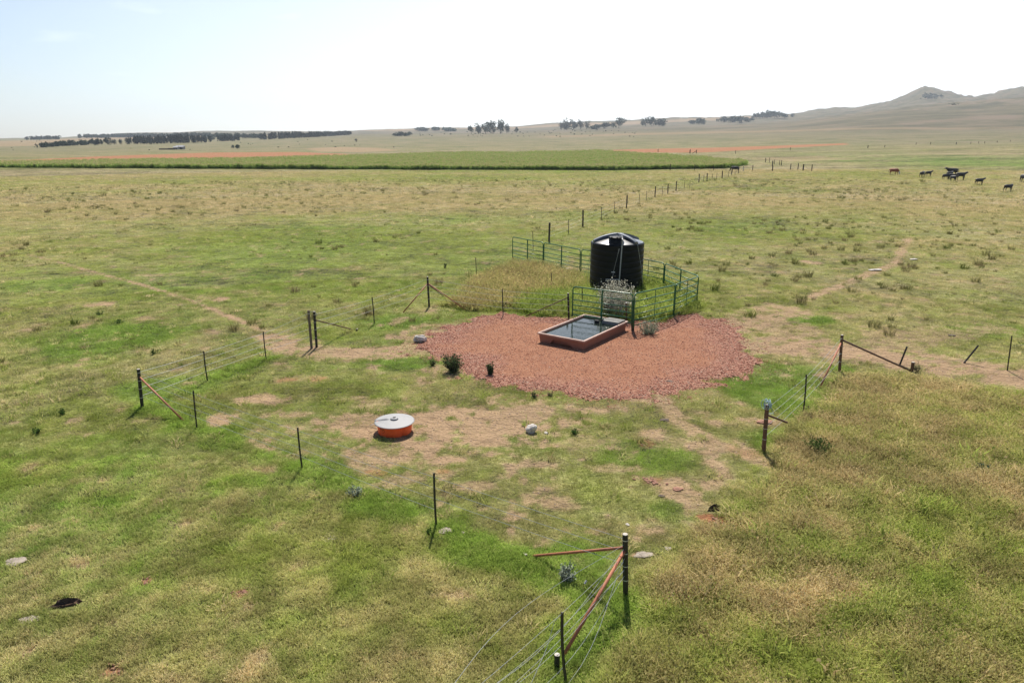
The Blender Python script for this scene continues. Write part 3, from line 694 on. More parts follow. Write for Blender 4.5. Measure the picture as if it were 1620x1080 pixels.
def stones_material():
    m, N, L = newmat('red_gravel_stones')
    out = N.new('ShaderNodeOutputMaterial'); b = N.new('ShaderNodeBsdfPrincipled'); L.new(b.outputs[0], out.inputs[0])
    A = N.new('ShaderNodeAttribute'); A.attribute_name = 'zone_a'; A.attribute_type = 'INSTANCER'
    r_ = sepc(N, L, A.outputs['Color'])
    c = ramp(N, L, r_[0], [(0, (.19, .07, .045)), (.4, (.35, .145, .095)), (.8, (.43, .235, .165)), (1, (.52, .38, .30))])
    L.new(c, b.inputs['Base Color']); b.inputs['Roughness'].default_value = .9; b.inputs['Specular IOR Level'].default_value = .2; return m
st_p = [stone_mesh(k, .03, .6, 'gravel_%d' % k, 1) for k in range(5)]
n = 95000; x = rng.uniform(-6, 15, n); y = rng.uniform(22, 39, n); S = pad_sd(x, y)
k = (S > -1.5) & (rng.random(n) < np.clip(1.05 - (S + (fbm(x / 1.5, y / 1.5, 63) - .5) * 2.5) * .28, .40, 1) * np.where(S < .1, .42 * np.exp(np.minimum(S, 0) * 2.6), 1)) & ~inpoly(x, y, TRPOLY); x, y, S = x[k], y[k], S[k]; n = len(x)
q = rng.uniform(.45, 1.25, n) * np.where(S < 1.2, .95, .75)
za = np.stack([rng.random(n), rng.random(n), rng.random(n), np.ones(n)], 1)
scatter('gravel_stones', np.stack([x, y, np.maximum(pad_z(x, y), 0) + .004], 1), st_p, stones_material(), np.stack([q, q * rng.uniform(.7, 1.2, n), q], 1), rng.uniform(0, 6.28, n), (rng.normal(0, .3, n), rng.normal(0, .3, n)), rng.integers(0, 5, n), za, za, 'loose red gravel stones spread over the apron', 'gravel')
# clods and crumbs of soil on the bare patches
cl_p = [stone_mesh(20 + k, .022, .55, 'crumb_%d' % k, 1) for k in range(4)]
xx, yy = rand_field(8, 36, 34); sz = zones(xx, yy); k = (np.maximum(sz[0], sz[4]) > .45) & keep_out(xx, yy) ; xx, yy = xx[k], yy[k]; n = len(xx); q = rng.uniform(.3, 1.2, n) ** 2
za = np.stack([.35 + .6 * rng.random(n), rng.random(n), rng.random(n), np.ones(n)], 1)
def crumb_material():
    m, N, L = newmat('soil_crumbs'); out = N.new('ShaderNodeOutputMaterial'); b = N.new('ShaderNodeBsdfPrincipled'); L.new(b.outputs[0], out.inputs[0])
    A = N.new('ShaderNodeAttribute'); A.attribute_name = 'zone_a'; A.attribute_type = 'INSTANCER'
    L.new(ramp(N, L, sepc(N, L, A.outputs['Color'])[0], [(0, (.16, .10, .07)), (.5, (.30, .20, .14)), (1, (.48, .36, .27))]), b.inputs['Base Color']); b.inputs['Roughness'].default_value = .95
    return m
scatter('soil_crumbs', np.stack([xx, yy, np.full(n, .003)], 1), cl_p, crumb_material(), np.stack([q, q, q], 1), rng.uniform(0, 6.28, n), (rng.normal(0, .3, n), rng.normal(0, .3, n)), rng.integers(0, 4, n), za, za, 'small crumbs of earth and litter on the bare patches', 'soil')

# ------------------------------------------------------------------ black water tank
def tank():
    cx, cy = TANKC; r = 1.62
    t = empty('water_tank', (cx, cy, 0), 'large black ribbed plastic water tank with domed top inside the green corral panels', 'water tank')
    b = MB(); prof = [(r - .05, -.05)]; nr = 8; H0 = 2.72
    for k in range(nr):
        z0 = H0 * k / nr; z1 = H0 * (k + 1) / nr
        prof += [(r - .030, z0 + .004), (r - .010, z0 + .04), (r, z0 + .09), (r + .002, z1 - .04), (r, z1 - .016), (r - .028, z1 - .004)]
    prof += [(r - .03, H0), (r - .07, H0 + .035)]
    b.lathe(prof, 96); b.build('tank_wall', M_TANK, t, True)
    b = MB(); dome = [(r - .07, H0 + .03)]
    for k in range(1, 13):
        a = k / 12; dome.append(((r - .07) * (1 - a) + .0 + .0, H0 + .035 + .40 * a ** .85))
    dome[-1] = (.002, dome[-1][1]); b.lathe(dome, 96); b.build('dome', M_DOME, t, True)
    def dz(q):
        a = 1 - q / (r - .07); return H0 + .035 + .40 * max(a, 0) ** .85
    for ang in (192, 308, 28, 112):
        b = MB(); a = R(ang); n = 10; sec = []
        for i in range(n + 1):
            q = .04 + (r - .12) * i / n; z = dz(q); wd = .20 - .02 * i / n; hp = .13 + .06 * math.sin(math.pi * i / n)
            e = Vector((math.cos(a), math.sin(a), 0)); s_ = Vector((-math.sin(a), math.cos(a), 0)); c = e * q
            sec.append([c + s_ * wd + Vector((0, 0, z - .04)), c + s_ * wd * .62 + Vector((0, 0, z + hp)), c - s_ * wd * .62 + Vector((0, 0, z + hp)), c - s_ * wd + Vector((0, 0, z - .04))])
        vs = [q for g in sec for q in g]; fs = []
        for i in range(n):
            for k in range(3): fs.append((i * 4 + k, i * 4 + k + 1, i * 4 + k + 5, i * 4 + k + 4))
        fs.append((3, 2, 1, 0)); m = n * 4; fs.append((m, m + 1, m + 2, m + 3))
        b.add(vs, fs); b.build('dome_rib', M_DOME, t)
    # manhole towards the trough side
    mx, my = -.24, -.98; b = MB()
    b.lathe([(.44, dz(1.05) - .25), (.43, 3.10), (.38, 3.13)], 40, c=(mx, my)); hatch = b.build('manhole', M_TANK, t, True)
    b = MB(); b.lathe([(.46, 3.10), (.475, 3.12), (.465, 3.16), (.40, 3.18), (.001, 3.20)], 40, c=(mx, my))
    for k in range(8):
        a = k * math.pi / 4; b.box((mx + .42 * math.cos(a), my + .42 * math.sin(a), 3.18), (.05, .08, .04), a)
    lid = b.build('lid', M_TANK, hatch, True)
    b = MB(); b.tube([(mx - .2, my, 3.19), (mx - .1, my, 3.25), (mx + .1, my, 3.25), (mx + .2, my, 3.19)], .014, 6); b.build('handle', M_GALV, hatch)
    # overflow pipe with tee
    yy = -r - .05
    b = MB(); b.tube([(mx + .15, my - .1, 3.24), (.05, -1.30, 3.26), (.04, yy, 3.10), (-.02, yy - .02, 1.6), (-.07, yy - .03, .02)], .034, 10); b.build('overflow_pipe', M_PVC, t)
    b = MB(); b.tube([(-.85, yy + .12, .72), (-.45, yy - .0, .72), (-.05, yy - .03, .72)], .022, 8); b.build('side_pipe', M_PVC, t)
    b = MB(); b.box((-.42, -math.sqrt(r * r - .42 ** 2) - .006, 1.14), (.22, .012, .055), R(-14)); b.build('print_label', M_WHITE, t)
    b = MB(); b.tube([(-.14, -r - .012, 2.52), (-.26, -r - .015, 1.9), (-.40, -r + .02, 1.2), (-.46, -r + .04, .72)], .010, 5)
    b.tube([(-.13, -r - .03, 2.56), (-.19, -r - .03, 2.25)], .020, 6); b.build('level_rope', M_PVC, t)
    for sx, yb in ((1, 0), (-1, 1)):
        b = MB(); a = R(-52 if sx > 0 else 196); e = Vector((math.cos(a), math.sin(a), 0))
        p0 = e * (r - .18) + Vector((0, 0, 2.90)); p1 = e * (r + .03) + Vector((0, 0, 2.70)); a2 = a + (.42 if sx > 0 else -.25); e2 = Vector((math.cos(a2), math.sin(a2), 0)); p2 = e2 * (r + .16) + Vector((0, 0, .0))
        b.tube([p0, p1, (p1 + p2) / 2 + e * .06, p2], .009, 5); b.build('tie_down_wire', M_GALV, t)
tank()

# ------------------------------------------------------------------ trough
def trough():
    fl, frr = TR_FL, TR_FR; wv = frr - fl; wd = float(np.linalg.norm(wv)); ang = math.atan2(TRDIR[1], TRDIR[0]) - math.pi / 2
    c = (fl + TR_BR) / 2
    t = empty('drinking_trough', (c[0], c[1], 0), 'long low terracotta coloured trough full of water on the red gravel', 'water trough', rz=ang)
    L2, W2, hz = TRLEN / 2, wd / 2, .50
    b = MB()
    def ring(w_, l_, z): return [(-w_, -l_, z), (w_, -l_, z), (w_, l_, z), (-w_, l_, z)]
    R0 = ring(W2 - .10, L2 - .10, -.02); R1 = ring(W2 - .05, L2 - .05, hz - .06)
    I1 = ring(W2 - .12, L2 - .12, hz - .03); I0 = ring(W2 - .22, L2 - .22, .08)
    # left, right and back skirts
    for k in (1, 2, 3): b.add([R0[k], R0[(k + 1) % 4], R1[(k + 1) % 4], R1[k]], [(0, 1, 2, 3)])
    # front skirt with the raised trapezoid foot recess
    def fp(x, f):
        y = -(L2 - .10) - (.05) * f; ww = (W2 - .10) + .05 * f; return (x * ww, y, -.02 + (hz - .04) * f)
    o = [fp(-1, 0), fp(-.60, 0), fp(-.36, .66), fp(.30, .66), fp(.58, 0), fp(1, 0), fp(1, 1), fp(.30, 1), fp(-.36, 1), fp(-1, 1)]
    b.add(o, [(0, 1, 2, 8, 9), (2, 3, 7, 8), (3, 4, 5, 6, 7)])
    inn = [(p[0] * .9, p[1] + .30, p[2] * .9) for p in (o[1], o[2], o[3], o[4])]
    b.add([o[1], o[2], o[3], o[4]] + inn, [(0, 1, 5, 4), (1, 2, 6, 5), (2, 3, 7, 6), (4, 5, 6, 7)])
    for k in range(4): b.add([I0[k], I0[(k + 1) % 4], I1[(k + 1) % 4], I1[k]], [(3, 2, 1, 0)])
    b.add(I0, [(0, 1, 2, 3)])
    b.build('basin', M_TROUGH, t)
    b = MB(); A = ring(W2 + .01, L2 + .01, hz - .065); B = ring(W2 + .01, L2 + .01, hz - .01); C = ring(W2 - .005, L2 - .005, hz); D = ring(W2 - .065, L2 - .065, hz); E_ = ring(W2 - .10, L2 - .10, hz - .055)
    for P, Q in ((A, B), (B, C), (C, D), (D, E_)):
        for k in range(4): b.add([P[k], P[(k + 1) % 4], Q[(k + 1) % 4], Q[k]], [(0, 1, 2, 3)])
    b.build('rim', M_TRIM, t)
    m, N, L = newmat('trough_water'); out = N.new('ShaderNodeOutputMaterial'); p = N.new('ShaderNodeBsdfPrincipled'); L.new(p.outputs[0], out.inputs[0])
    p.inputs['Base Color'].default_value = (.018, .026, .020, 1); p.inputs['Roughness'].default_value = .03; p.inputs['IOR'].default_value = 1.333; p.inputs['Specular IOR Level'].default_value = .8
    tc = N.new('ShaderNodeTexCoord'); f = noisen(N, L, 5.5, tc.outputs['Object'], 3, .5); bp = N.new('ShaderNodeBump'); bp.inputs['Distance'].default_value = .010; bp.inputs['Strength'].default_value = .5
    L.new(f, bp.inputs['Height']); L.new(bp.outputs[0], p.inputs['Normal'])
    b = MB(); n = 12; b.add(ring(W2 - .11, L2 - .11, hz - .085), [(0, 1, 2, 3)]); b.build('water', m, t)
    b = MB(); b.box((W2 - .55, L2 - .42, hz + .03), (.85, .70, .05)); b.box((W2 - .55, L2 - .76, hz - .03), (.85, .02, .13)); b.build('valve_cover', M_CONC, t)
    b = MB(); b.box((-.02, L2 - .85, hz - .02), (.20, .14, .13)); b.tube([(-.02, L2 - .85, hz + .03), (.25, L2 - .70, hz + .05)], .012, 6); b.build('float', M_DARK, t)
trough()

# ------------------------------------------------------------------ green corral panels
PANEL_RAIL = bpy.data.meshes.new('unused'); bpy.data.meshes.remove(PANEL_RAIL)
def panel(a, b, za, zb, ta, tb, label, mids=(.5,), thick=True):
    """a, b ends on the ground; za/zb bottom rail heights; ta/tb top heights"""
    g = .05; A = Vector((*a, 0)); B = Vector((*b, 0)); dvec = (B - A).normalized(); A = A + dvec * g; B = B - dvec * g; Ln = (B - A).length
    t = empty('corral_panel', A, label, 'corral panel', 'green corral panels around the tank', math.atan2(dvec.y, dvec.x))
    def P(s, f):  # s metres along, f 0 top .. 1 bottom
        k = s / Ln; top = ta + (tb - ta) * k; bot = za + (zb - za) * k; return (s, 0, top + (bot - top) * f)
    rc = .16; pts = [(0, 0, za - .11)]; pts += [P(0, .5), (0, 0, ta - rc)]
    for k in range(1, 5):
        q = math.pi / 2 * k / 4; pts.append((rc - rc * math.cos(q), 0, ta - rc + rc * math.sin(q)))
    for k in range(0, 5):
        q = math.pi / 2 * k / 4; pts.append((Ln - rc + rc * math.sin(q), 0, tb - rc + rc * math.cos(q)))
    pts += [P(Ln, .5), (Ln, 0, zb - .11)]
    m = MB(); m.tube(pts, .032, 8); m.build('frame', M_GREEN, t, True)
    for f in (.242, .464, .653, .827, 1.0):
        m = MB(); m.tube([P(.02, f), P(Ln - .02, f)], .025, 6); m.build('rail', M_GREEN, t, True)
    for k, s in enumerate(mids):
        m = MB(); top, bot = P(Ln * s, 0), P(Ln * s, 1.0)
        if thick: m.box(((top[0]), .002, (top[2] + bot[2]) / 2), (.075, .045, top[2] - bot[2]))
        else: m.tube([top, bot], .018, 6)
        m.build('upright', M_GREEN, t)
    for s in (0, Ln):
        z = (ta if s == 0 else tb) - .34
        for zz in (z, z - .86):
            m = MB(); m.lathe([(.034, zz - .04), (.034, zz + .04)], 8, c=(s, 0)); m.build('hinge_pin', M_GREEN, t)
    return t
K = dict(k0=(.02, 53.2), k1=(2.28, 50.1), k2=(4.66, 46.9), k3=(7.25, 44.6), k4=(9.18, 41.4), k5=(10.14, 37.2), k6=(8.25, 34.45), k7=(5.66, 31.55), k8=(2.93, 33.3))
panel(K['k0'], K['k1'], .12, .12, 1.62, 1.62, 'green corral panel at the far left end of the line')
panel(K['k1'], K['k2'], .12, .12, 1.62, 1.60, 'green corral panel second from the left, in front of dry golden grass')
panel(K['k2'], K['k3'], .12, .12, 1.60, 1.60, 'green corral panel running behind the left side of the black tank')
panel(K['k3'], K['k4'], .12, .12, 1.60, 1.60, 'green corral panel emerging from behind the right side of the black tank', (.62,), False)
panel(K['k4'], K['k5'], .12, .12, 1.60, 1.62, 'green corral panel curving down to the right hand corner of the pen')
panel(K['k6'], K['k5'], .14, .12, 1.72, 1.62, 'green corral panel on the near right side of the pen, beside the corner', (.5,), False)
panel(K['k7'], K['k6'], .34, .14, 1.86, 1.72, 'green corral panel between the trough corner post and the right side', (.5,), False)
panel(K['k8'], K['k7'], .47, .47, 1.86, 1.86, 'green corral panel standing across the back of the water trough')

# ------------------------------------------------------------------ posts, braces, wires
def post_h(u, vt, vb):
    x, y = G(u, vb); _, dy, dz = ray(u, vt); return CAM_H + y * dz / dy
def round_post(mb, base, top, r, n=10):
    base, top = Vector(base), Vector(top); mb.tube([base, base + (top - base) * .5, top], [r, r * 1.0, r * .97], n)
def star_post(mb, base, top, r=.028, bow=0.0):
    """Y-section steel standard"""
    base, top = Vector(base), Vector(top); n = 4; pr = None
    for k in range(n + 1):
        f = k / n; c = base + (top - base) * f + Vector((bow * math.sin(f * math.pi), 0, 0)); ring = []
        for j in range(3):
            a = j * 2.094 + .4
            ring += [c + Vector((math.cos(a) * r, math.sin(a) * r, 0)), c + Vector((math.cos(a + 1.047) * r * .28, math.sin(a + 1.047) * r * .28, 0))]
        if pr is not None: mb.add(pr + ring, [(i, (i + 1) % 6, 6 + (i + 1) % 6, 6 + i) for i in range(6)])
        pr = ring
    mb.add(pr, [(0, 1, 2, 3, 4, 5)])
def base_top(u1, v1, u2, v2, dh=None):
    """post from top sighting (u1,v1) and base sighting (u2,v2): lean allowed sideways only"""
    x, y = G(u2, v2); dx, dy, dz = ray(u1, v1); k = y / dy
    return Vector((x, y, -.05)), Vector((x + (k * dx - x) * .75, y, CAM_H + k * dz))
def fence(label, items, origin, name='wire_fence', group=None):
    """items: list of ('post'|'star'|'brace'|'wire'|'stub', ...) built as children"""
    t = empty(name, origin, label, 'fence', group)
    for it in items:
        m = MB(); kind = it[0]
        if kind == 'post':
            round_post(m, it[1], it[2], it[3]); o = m.build('post', it[4], t, True, org=origin)
            o.data.polygons.foreach_set('use_smooth', [False] * len(o.data.polygons))
            mc = MB(); tp = Vector(it[2]); mc.lathe([(it[3] * .96, tp.z + .001), (it[3] * .9, tp.z + .012), (.001, tp.z + .016)], 10, c=(tp.x - 0, tp.y)); c_ = mc.build('post_top', M_CUT, o, org=origin)
            bs = Vector(it[1])
            for q in (.30, .52, .72, .92):
                mw = MB(); p = bs + (tp - bs) * q
                mw.lathe([(it[3] + .006, p.z - .008), (it[3] + .006, p.z + .008)], 10, c=(p.x, p.y))
                mw.build('wire_wrap', M_GALV, o, org=origin)
        elif kind == 'star': star_post(m, it[1], it[2], .03, it[3]); m.build('steel_standard', M_STEEL, t, org=origin)
        elif kind == 'brace': m.tube([it[1], it[2]], it[3], 9); m.build('brace', it[4], t, True, org=origin)
        elif kind == 'stub':
            m.tube([it[1], Vector(it[1]) + Vector((0, 0, it[2]))], it[3], 9); o = m.build('anchor_stub', it[4], t, org=origin)
            mc = MB(); z = it[1][2] + it[2]; mc.lathe([(it[3] * .97, z + .001), (.001, z + .01)], 9, c=(it[1][0], it[1][1])); mc.build('stub_top', M_CUT, o, org=origin)
        elif kind == 'wire':
            m.tube(it[1], it[2], 4, cap=False); m.build('wire', M_GALV, t, org=origin)
        elif kind == 'bits':
            it[1](m); m.build(it[2], it[3], t, org=origin)
    return t
def sag(a, b, s, n=6):
    a, b = Vector(a), Vector(b); return [a + (b - a) * (k / n) - Vector((0, 0, s * 4 * (k / n) * (1 - k / n))) for k in range(n + 1)]
def strand(nodes, fr, r, rel=.02):
    """one wire through consecutive posts (base, top) at height fraction fr"""
    pts = []
    for i in range(len(nodes) - 1):
        p = nodes[i][0] + (nodes[i][1] - nodes[i][0]) * fr; q = nodes[i + 1][0] + (nodes[i + 1][1] - nodes[i + 1][0]) * fr
        sg = sag(p, q, rel * random.uniform(.4, 1.5), 5); pts += sg if not pts else sg[1:]
    return pts
bt = base_top
A = bt(220, 584, 225, 645); F1 = bt(306, 618, 311, 678); F2 = bt(470, 676, 478, 742); F3 = bt(686, 748, 690, 832); B = bt(987, 845, 990, 942)
S1 = bt(322, 555, 328, 602); S2 = bt(416, 524, 421, 569)
GD = bt(497, 493, 501, 549); GW = bt(488, 491, 493, 551)
S3 = bt(588, 470, 592, 513); E_ = bt(676, 438, 679, 486); S4 = bt(794, 457, 796, 500); K8P = bt(898, 464, 900, 504)
def gp(u, v, h=0): return Vector((*G(u, v, h), h))
W1 = .0046
FR = (.93, .74, .54, .34)
# left side: corner A to the gate post
items = [('post', A[0], A[1], .055, M_STEEL), ('star', S1[0], S1[1], -.02), ('star', S2[0], S2[1], -.01),
         ('brace', gp(291, 666, .02), A[0] + (A[1] - A[0]) * .82, .030, M_RUST)]
GWs = (GW[0], GW[1])
for f in FR: items.append(('wire', strand([A, S1, S2, GWs], f, W1), W1 * 1.2))
fence('wire fence from the leftmost black corner post to the pair of gate posts', items, (A[0].x, A[0].y, 0))
# front: corner A to corner B
items = [('star', F1[0], F1[1], .0), ('star', F2[0], F2[1], -.012), ('star', F3[0], F3[1], -.01),
         ('post', B[0], B[1], .055, M_STEEL), ('brace', gp(843, 879, .03), B[0] + (B[1] - B[0]) * .80, .030, M_RUST), ('brace', gp(892, 1035, .03), B[0] + (B[1] - B[0]) * .77, .033, M_RUST),
         ('stub', (*G(832, 880), -.02), .08, .035, M_WOODD), ('stub', (*G(881, 1053), -.02), .26, .05, M_STEEL)]
for f in FR[:3]: items.append(('wire', strand([A, F1, F2, F3, B], f, W1), W1))
items.append(('wire', strand([A, F1, F2, F3], .34, W1), W1))
fence('front wire fence running to the near corner post with two rusty pipe braces', items, (B[0].x, B[0].y, 0))
# near right bottom: slack wires from corner B towards the camera
N1 = bt(886, 968, 896, 1080)
N2 = (Vector((-1.15, 7.6, -.05)), Vector((-1.15, 7.6, 1.3)))
def slack(f0, mid, f1, r=.0028, n=14):
    p = B[0] + (B[1] - B[0]) * f0; q = N2[0] + (N2[1] - N2[0]) * f1; out = []
    for k in range(n + 1):
        s_ = k / n; c = p * (1 - s_) ** 2 + (p + q) / 2 * 2 * s_ * (1 - s_) + q * s_ ** 2
        c = c + Vector(mid) * math.sin(math.pi * s_) ** 1.3; c.z = max(c.z, .02); out.append(c)
    return out
items = [('star', N1[0], N1[1], -.03)]
for a in ((.86, (-.45, .1, -.05), .95), (.70, (-.05, 0, -.12), .80), (.60, (0, .1, -.32), .72), (.48, (.15, 0, -.22), .55), (.46, (.05, 0, -.10), .42), (.38, (.25, -.1, -.25), .30), (.66, (.42, -.2, -.55), .25), (.80, (.10, .1, -.45), .78)):
    items.append(('wire', slack(*a), .0036))
c0 = N1[1] + Vector((0, 0, -.02))
items.append(('wire', [c0, c0 + Vector((-.12, .05, -.2)), c0 + Vector((-.25, -.15, -.55)), c0 + Vector((-.5, -.6, -.8)), c0 + Vector((-1.1, -1.0, -.95))], .0042))
def insul(m):
    for p in (B[0] + Vector((-.92, -.75, .86)),): m.tube([p, p + Vector((.04, .03, .05))], .02, 6)
items.append(('bits', insul, 'insulator', M_PVC))
fence('loose slack wires drooping from the near corner post past a bent black standard', items, (N1[0].x, N1[0].y, 0))
# gate post run up to the end post
items = [('post', GD[0], GD[1], .055, M_STEEL), ('star', S3[0], S3[1], .015), ('post', E_[0], E_[1], .055, M_STEEL),
         ('brace', gp(558, 521, .03), GD[0] + (GD[1] - GD[0]) * .78, .028, M_RUSTD), ('stub', (*G(565, 523), -.02), .12, .05, M_WOODD),
         ('brace', gp(638, 494, .02), E_[0] + (E_[1] - E_[0]) * .80, .030, M_RUST), ('brace', gp(737, 490, .02), E_[0] + (E_[1] - E_[0]) * .80, .030, M_RUST),
         ('brace', gp(704, 470, .35), E_[0] + (E_[1] - E_[0]) * .77, .022, M_RUSTD)]
for f in FR[:3]: items.append(('wire', strand([GD, S3, E_], f, W1), .0055))
def spool(m):
    p = GD[1]; m.tube([p + Vector((-.24, -.02, -.04)), p + Vector((-.1, -.05, .02)), p + Vector((.05, 0, -.01)), p + Vector((.1, .02, -.15))], .012, 5)
items.append(('bits', spool, 'gate_loop', M_GALV))
fence('wire fence from the dark gate post to the black end post with two splayed braces', items, (GD[0].x, GD[0].y, 0))
# wooden gate stick
t = empty('wooden_gate_post', (GW[0].x, GW[0].y, 0), 'pale weathered wooden post standing just left of the dark gate post', 'post')
m = MB(); round_post(m, GW[0], GW[1], .055); m.build('timber', M_WOOD, t, org=(GW[0].x, GW[0].y, 0))
m = MB(); m.lathe([(.058, GW[1].z - .14), (.058, GW[1].z - .12)], 10, c=(GW[1].x, GW[1].y)); m.build('wire_wrap', M_GALV, t, org=(GW[0].x, GW[0].y, 0))
# end post to pen
items = [('star', S4[0], S4[1], 0), ('post', K8P[0], K8P[1], .05, M_STEEL), ('brace', gp(832, 500, .02), K8P[0] + (K8P[1] - K8P[0]) * .85, .026, M_RUSTD),
         ('wire', sag(gp(855, 508, .0) + Vector((0, 0, .02)), gp(905, 524, .02), .0, 3), .012)]
for f in FR: items.append(('wire', strand([E_, S4, K8P], f, W1), .006))
fence('short wire fence between the splayed end post and the left front corner of the pen', items, (S4[0].x, S4[0].y, 0))
# pen corner post (by the trough)
K7P = bt(1001, 476, 1001, 525); t = empty('corner_post', (K7P[0].x, K7P[0].y, 0), 'stout dark post wired to the pen corner at the right rear of the trough', 'post')
m = MB(); round_post(m, K7P[0], K7P[1] + Vector((0, 0, .06)), .075); m.build('timber', M_WOODD, t, org=(K7P[0].x, K7P[0].y, 0))
m = MB()
for z in (1.35, 1.42, 1.5): m.lathe([(.085, z), (.085, z + .02)], 10, c=(K7P[0].x, K7P[0].y))
m.tube([(K7P[0].x, K7P[0].y, 1.45), (K7P[0].x - .2, K7P[0].y + .02, 1.38), (K7P[0].x - .38, K7P[0].y + .05, 1.44)], .014, 5); m.build('wire_wrap', M_GALV, t, org=(K7P[0].x, K7P[0].y, 0))
Q = bt(990, 479, 991, 512); t = empty('thin_rusty_post', (Q[0].x, Q[0].y, 0), 'thin rusty pipe standing left of the stout pen corner post', 'post')
m = MB(); m.tube([Q[0], Q[1]], .028, 8); m.build('pipe', M_RUSTD, t, org=(Q[0].x, Q[0].y, 0)); m = MB(); m.lathe([(.034, Q[1].z - .02), (.034, Q[1].z + .01), (.001, Q[1].z + .012)], 8, c=(Q[1].x, Q[1].y)); m.build('cap', M_GALV, t, org=(Q[0].x, Q[0].y, 0))
# small inner standards inside the pen and in the golden grass
def lone_star(u1, v1, u2, v2, label, mat=None, r=.026, group=None, name='steel_standard'):
    b_, t_ = bt(u1, v1, u2, v2); m = MB(); star_post(m, (0, 0, -.05), t_ - Vector((b_.x, b_.y, 0)), r); o = m.build(name, mat or M_STEEL); o.location = (b_.x, b_.y, 0); return tag(o, label, 'post', group)
lone_star(920.5, 455, 921, 491, 'thin dark standard inside the pen behind the left half of the trough panel')
lone_star(1019, 465, 1029, 489, 'slanting dark standard inside the pen right of the grey bush')
lone_star(752, 407, 754, 440, 'thin black standard in the short green grass left of the golden grass')
lone_star(872, 432, 872.5, 457, 'thin dark standard poking out of the golden grass left of the tank')
lone_star(842.5, 366, 843.5, 396, 'thin dark standard behind the far left corral panels')
# right side: C - D
C_ = bt(1213, 640, 1208, 714); C1 = bt(1275, 592, 1271, 651); D = bt(1331, 530, 1328, 588)
items = [('post', C_[0], C_[1], .06, M_RUSTD), ('star', C1[0], C1[1], .02), ('post', D[0], D[1], .055, M_RUSTD),
         ('brace', gp(1245, 668, .62), C_[0] + (C_[1] - C_[0]) * .80, .030, M_RUSTD), ('brace', gp(1297, 613, .02), D[0] + (D[1] - D[0]) * .82, .032, M_RUST),
         ('brace', gp(1440, 586, .05), D[0] + (D[1] - D[0]) * .88, .036, M_RUSTD), ('stub', (*G(1442, 588), -.02), .42, .06, M_RUSTD)]
for f in FR: items.append(('wire', strand([C_, C1, D], f, W1), .0048))
def coil(m):
    rr = random.Random(3); p = C_[1]
    for k in range(7):
        c = p + Vector((rr.uniform(-.04, .06), rr.uniform(-.05, .05), rr.uniform(-.06, .05))); a = rr.uniform(0, 3); q = rr.uniform(.09, .16)
        m.tube([c + Vector((math.cos(a) * q * math.cos(s), math.sin(a) * q * math.cos(s), q * math.sin(s))) for s in [j * .785 for j in range(9)]], .009, 5)
    m.tube([p, p + Vector((.12, 0, -.08)), p + Vector((.22, 0, -.28)), p + Vector((.04, 0, -.25))], .010, 5)
items.append(('bits', coil, 'gate_wire_bundle', M_ROPE))
fence('right hand wire fence whose brown post carries a pale blue wire bundle', items, (C_[0].x, C_[0].y, 0))
for (a, lb) in (((1435, 548, 1423, 577), 'short dark post leaning right, just right of the tall braced post'), ((1548, 546, 1524, 574), 'dark post fallen over to a strong slant near the right edge')):
    x, y = G(a[2], a[3]); dx, dy, dz = ray(a[0], a[1]); k = y / dy; m = MB(); m.tube([(0, 0, -.05), (k * dx - x, 0, CAM_H + k * dz)], .035, 8); o = m.build('leaning_post', M_STEEL); o.location = (x, y, 0); tag(o, lb, 'post')
TT = bt(1600, 531, 1594, 586)
items = [('star', TT[0], TT[1], 0), ('wire', sag((TT[0].x - 3.2, TT[0].y + .3, .3), TT[0] + Vector((0, 0, .65)), .1), .003), ('wire', sag(TT[0] + Vector((0, 0, 1.05)), TT[0] + Vector((6, 2.5, 1.15)), .05), .0032), ('wire', sag(TT[0] + Vector((0, 0, .75)), TT[0] + Vector((6, 2.5, .8)), .05), .0032),
         ('star', TT[0] + Vector((6, 2.5, 0)), TT[0] + Vector((6.1, 2.5, 1.45)), 0)]
fence('wire fence with an upright dark standard at the right edge of the picture', items, (TT[0].x, TT[0].y, 0))

# long fence running away to the maize field
LF = [(868.6, 352.5, 382, 'W'), (899.4, 345.5, 370, 'T'), (922, 332.2, 358.6, 'W'), (951.4, 323.3, 347.8, 'T'), (971.7, 317.8, 337.2, 'T'), (991.1, 308, 329.4, 'W'), (1011, 305.3, 322.5, 'T'), (1022.2, 303.9, 318.5, 'T'), (1036, 295, 312.2, 'W'),
      (1047.5, 293.3, 309.4, 'T'), (1056.4, 290, 307.5, 'W'), (1069.4, 287.2, 302.5, 'W'), (1082.5, 285.8, 298.9, 'T'), (1091.1, 283.9, 297.8, 'T'), (1105.6, 276.1, 288.6, 'W'), (1113, 277.5, 288.6, 'T'), (1118.3, 275, 286.7, 'W'), (1126.4, 275.6, 285.8, 'T'),
      (1133.6, 274.7, 283.9, 'T'), (1142.2, 272.8, 283.1, 'W'), (1152.2, 271.4, 281.1, 'T'), (1157.2, 267.8, 277.5, 'W'), (1162.8, 268, 276.8, 'T'), (1168.3, 266.4, 275, 'W'), (1175.6, 264, 271.5, 'L')]
t = empty('long_fence', (*T(868.6, 382)[:2], 0), 'long post and wire fence running from the tank to the corner of the maize', 'fence')
org = t.location.copy(); nodes = []
wpost = None
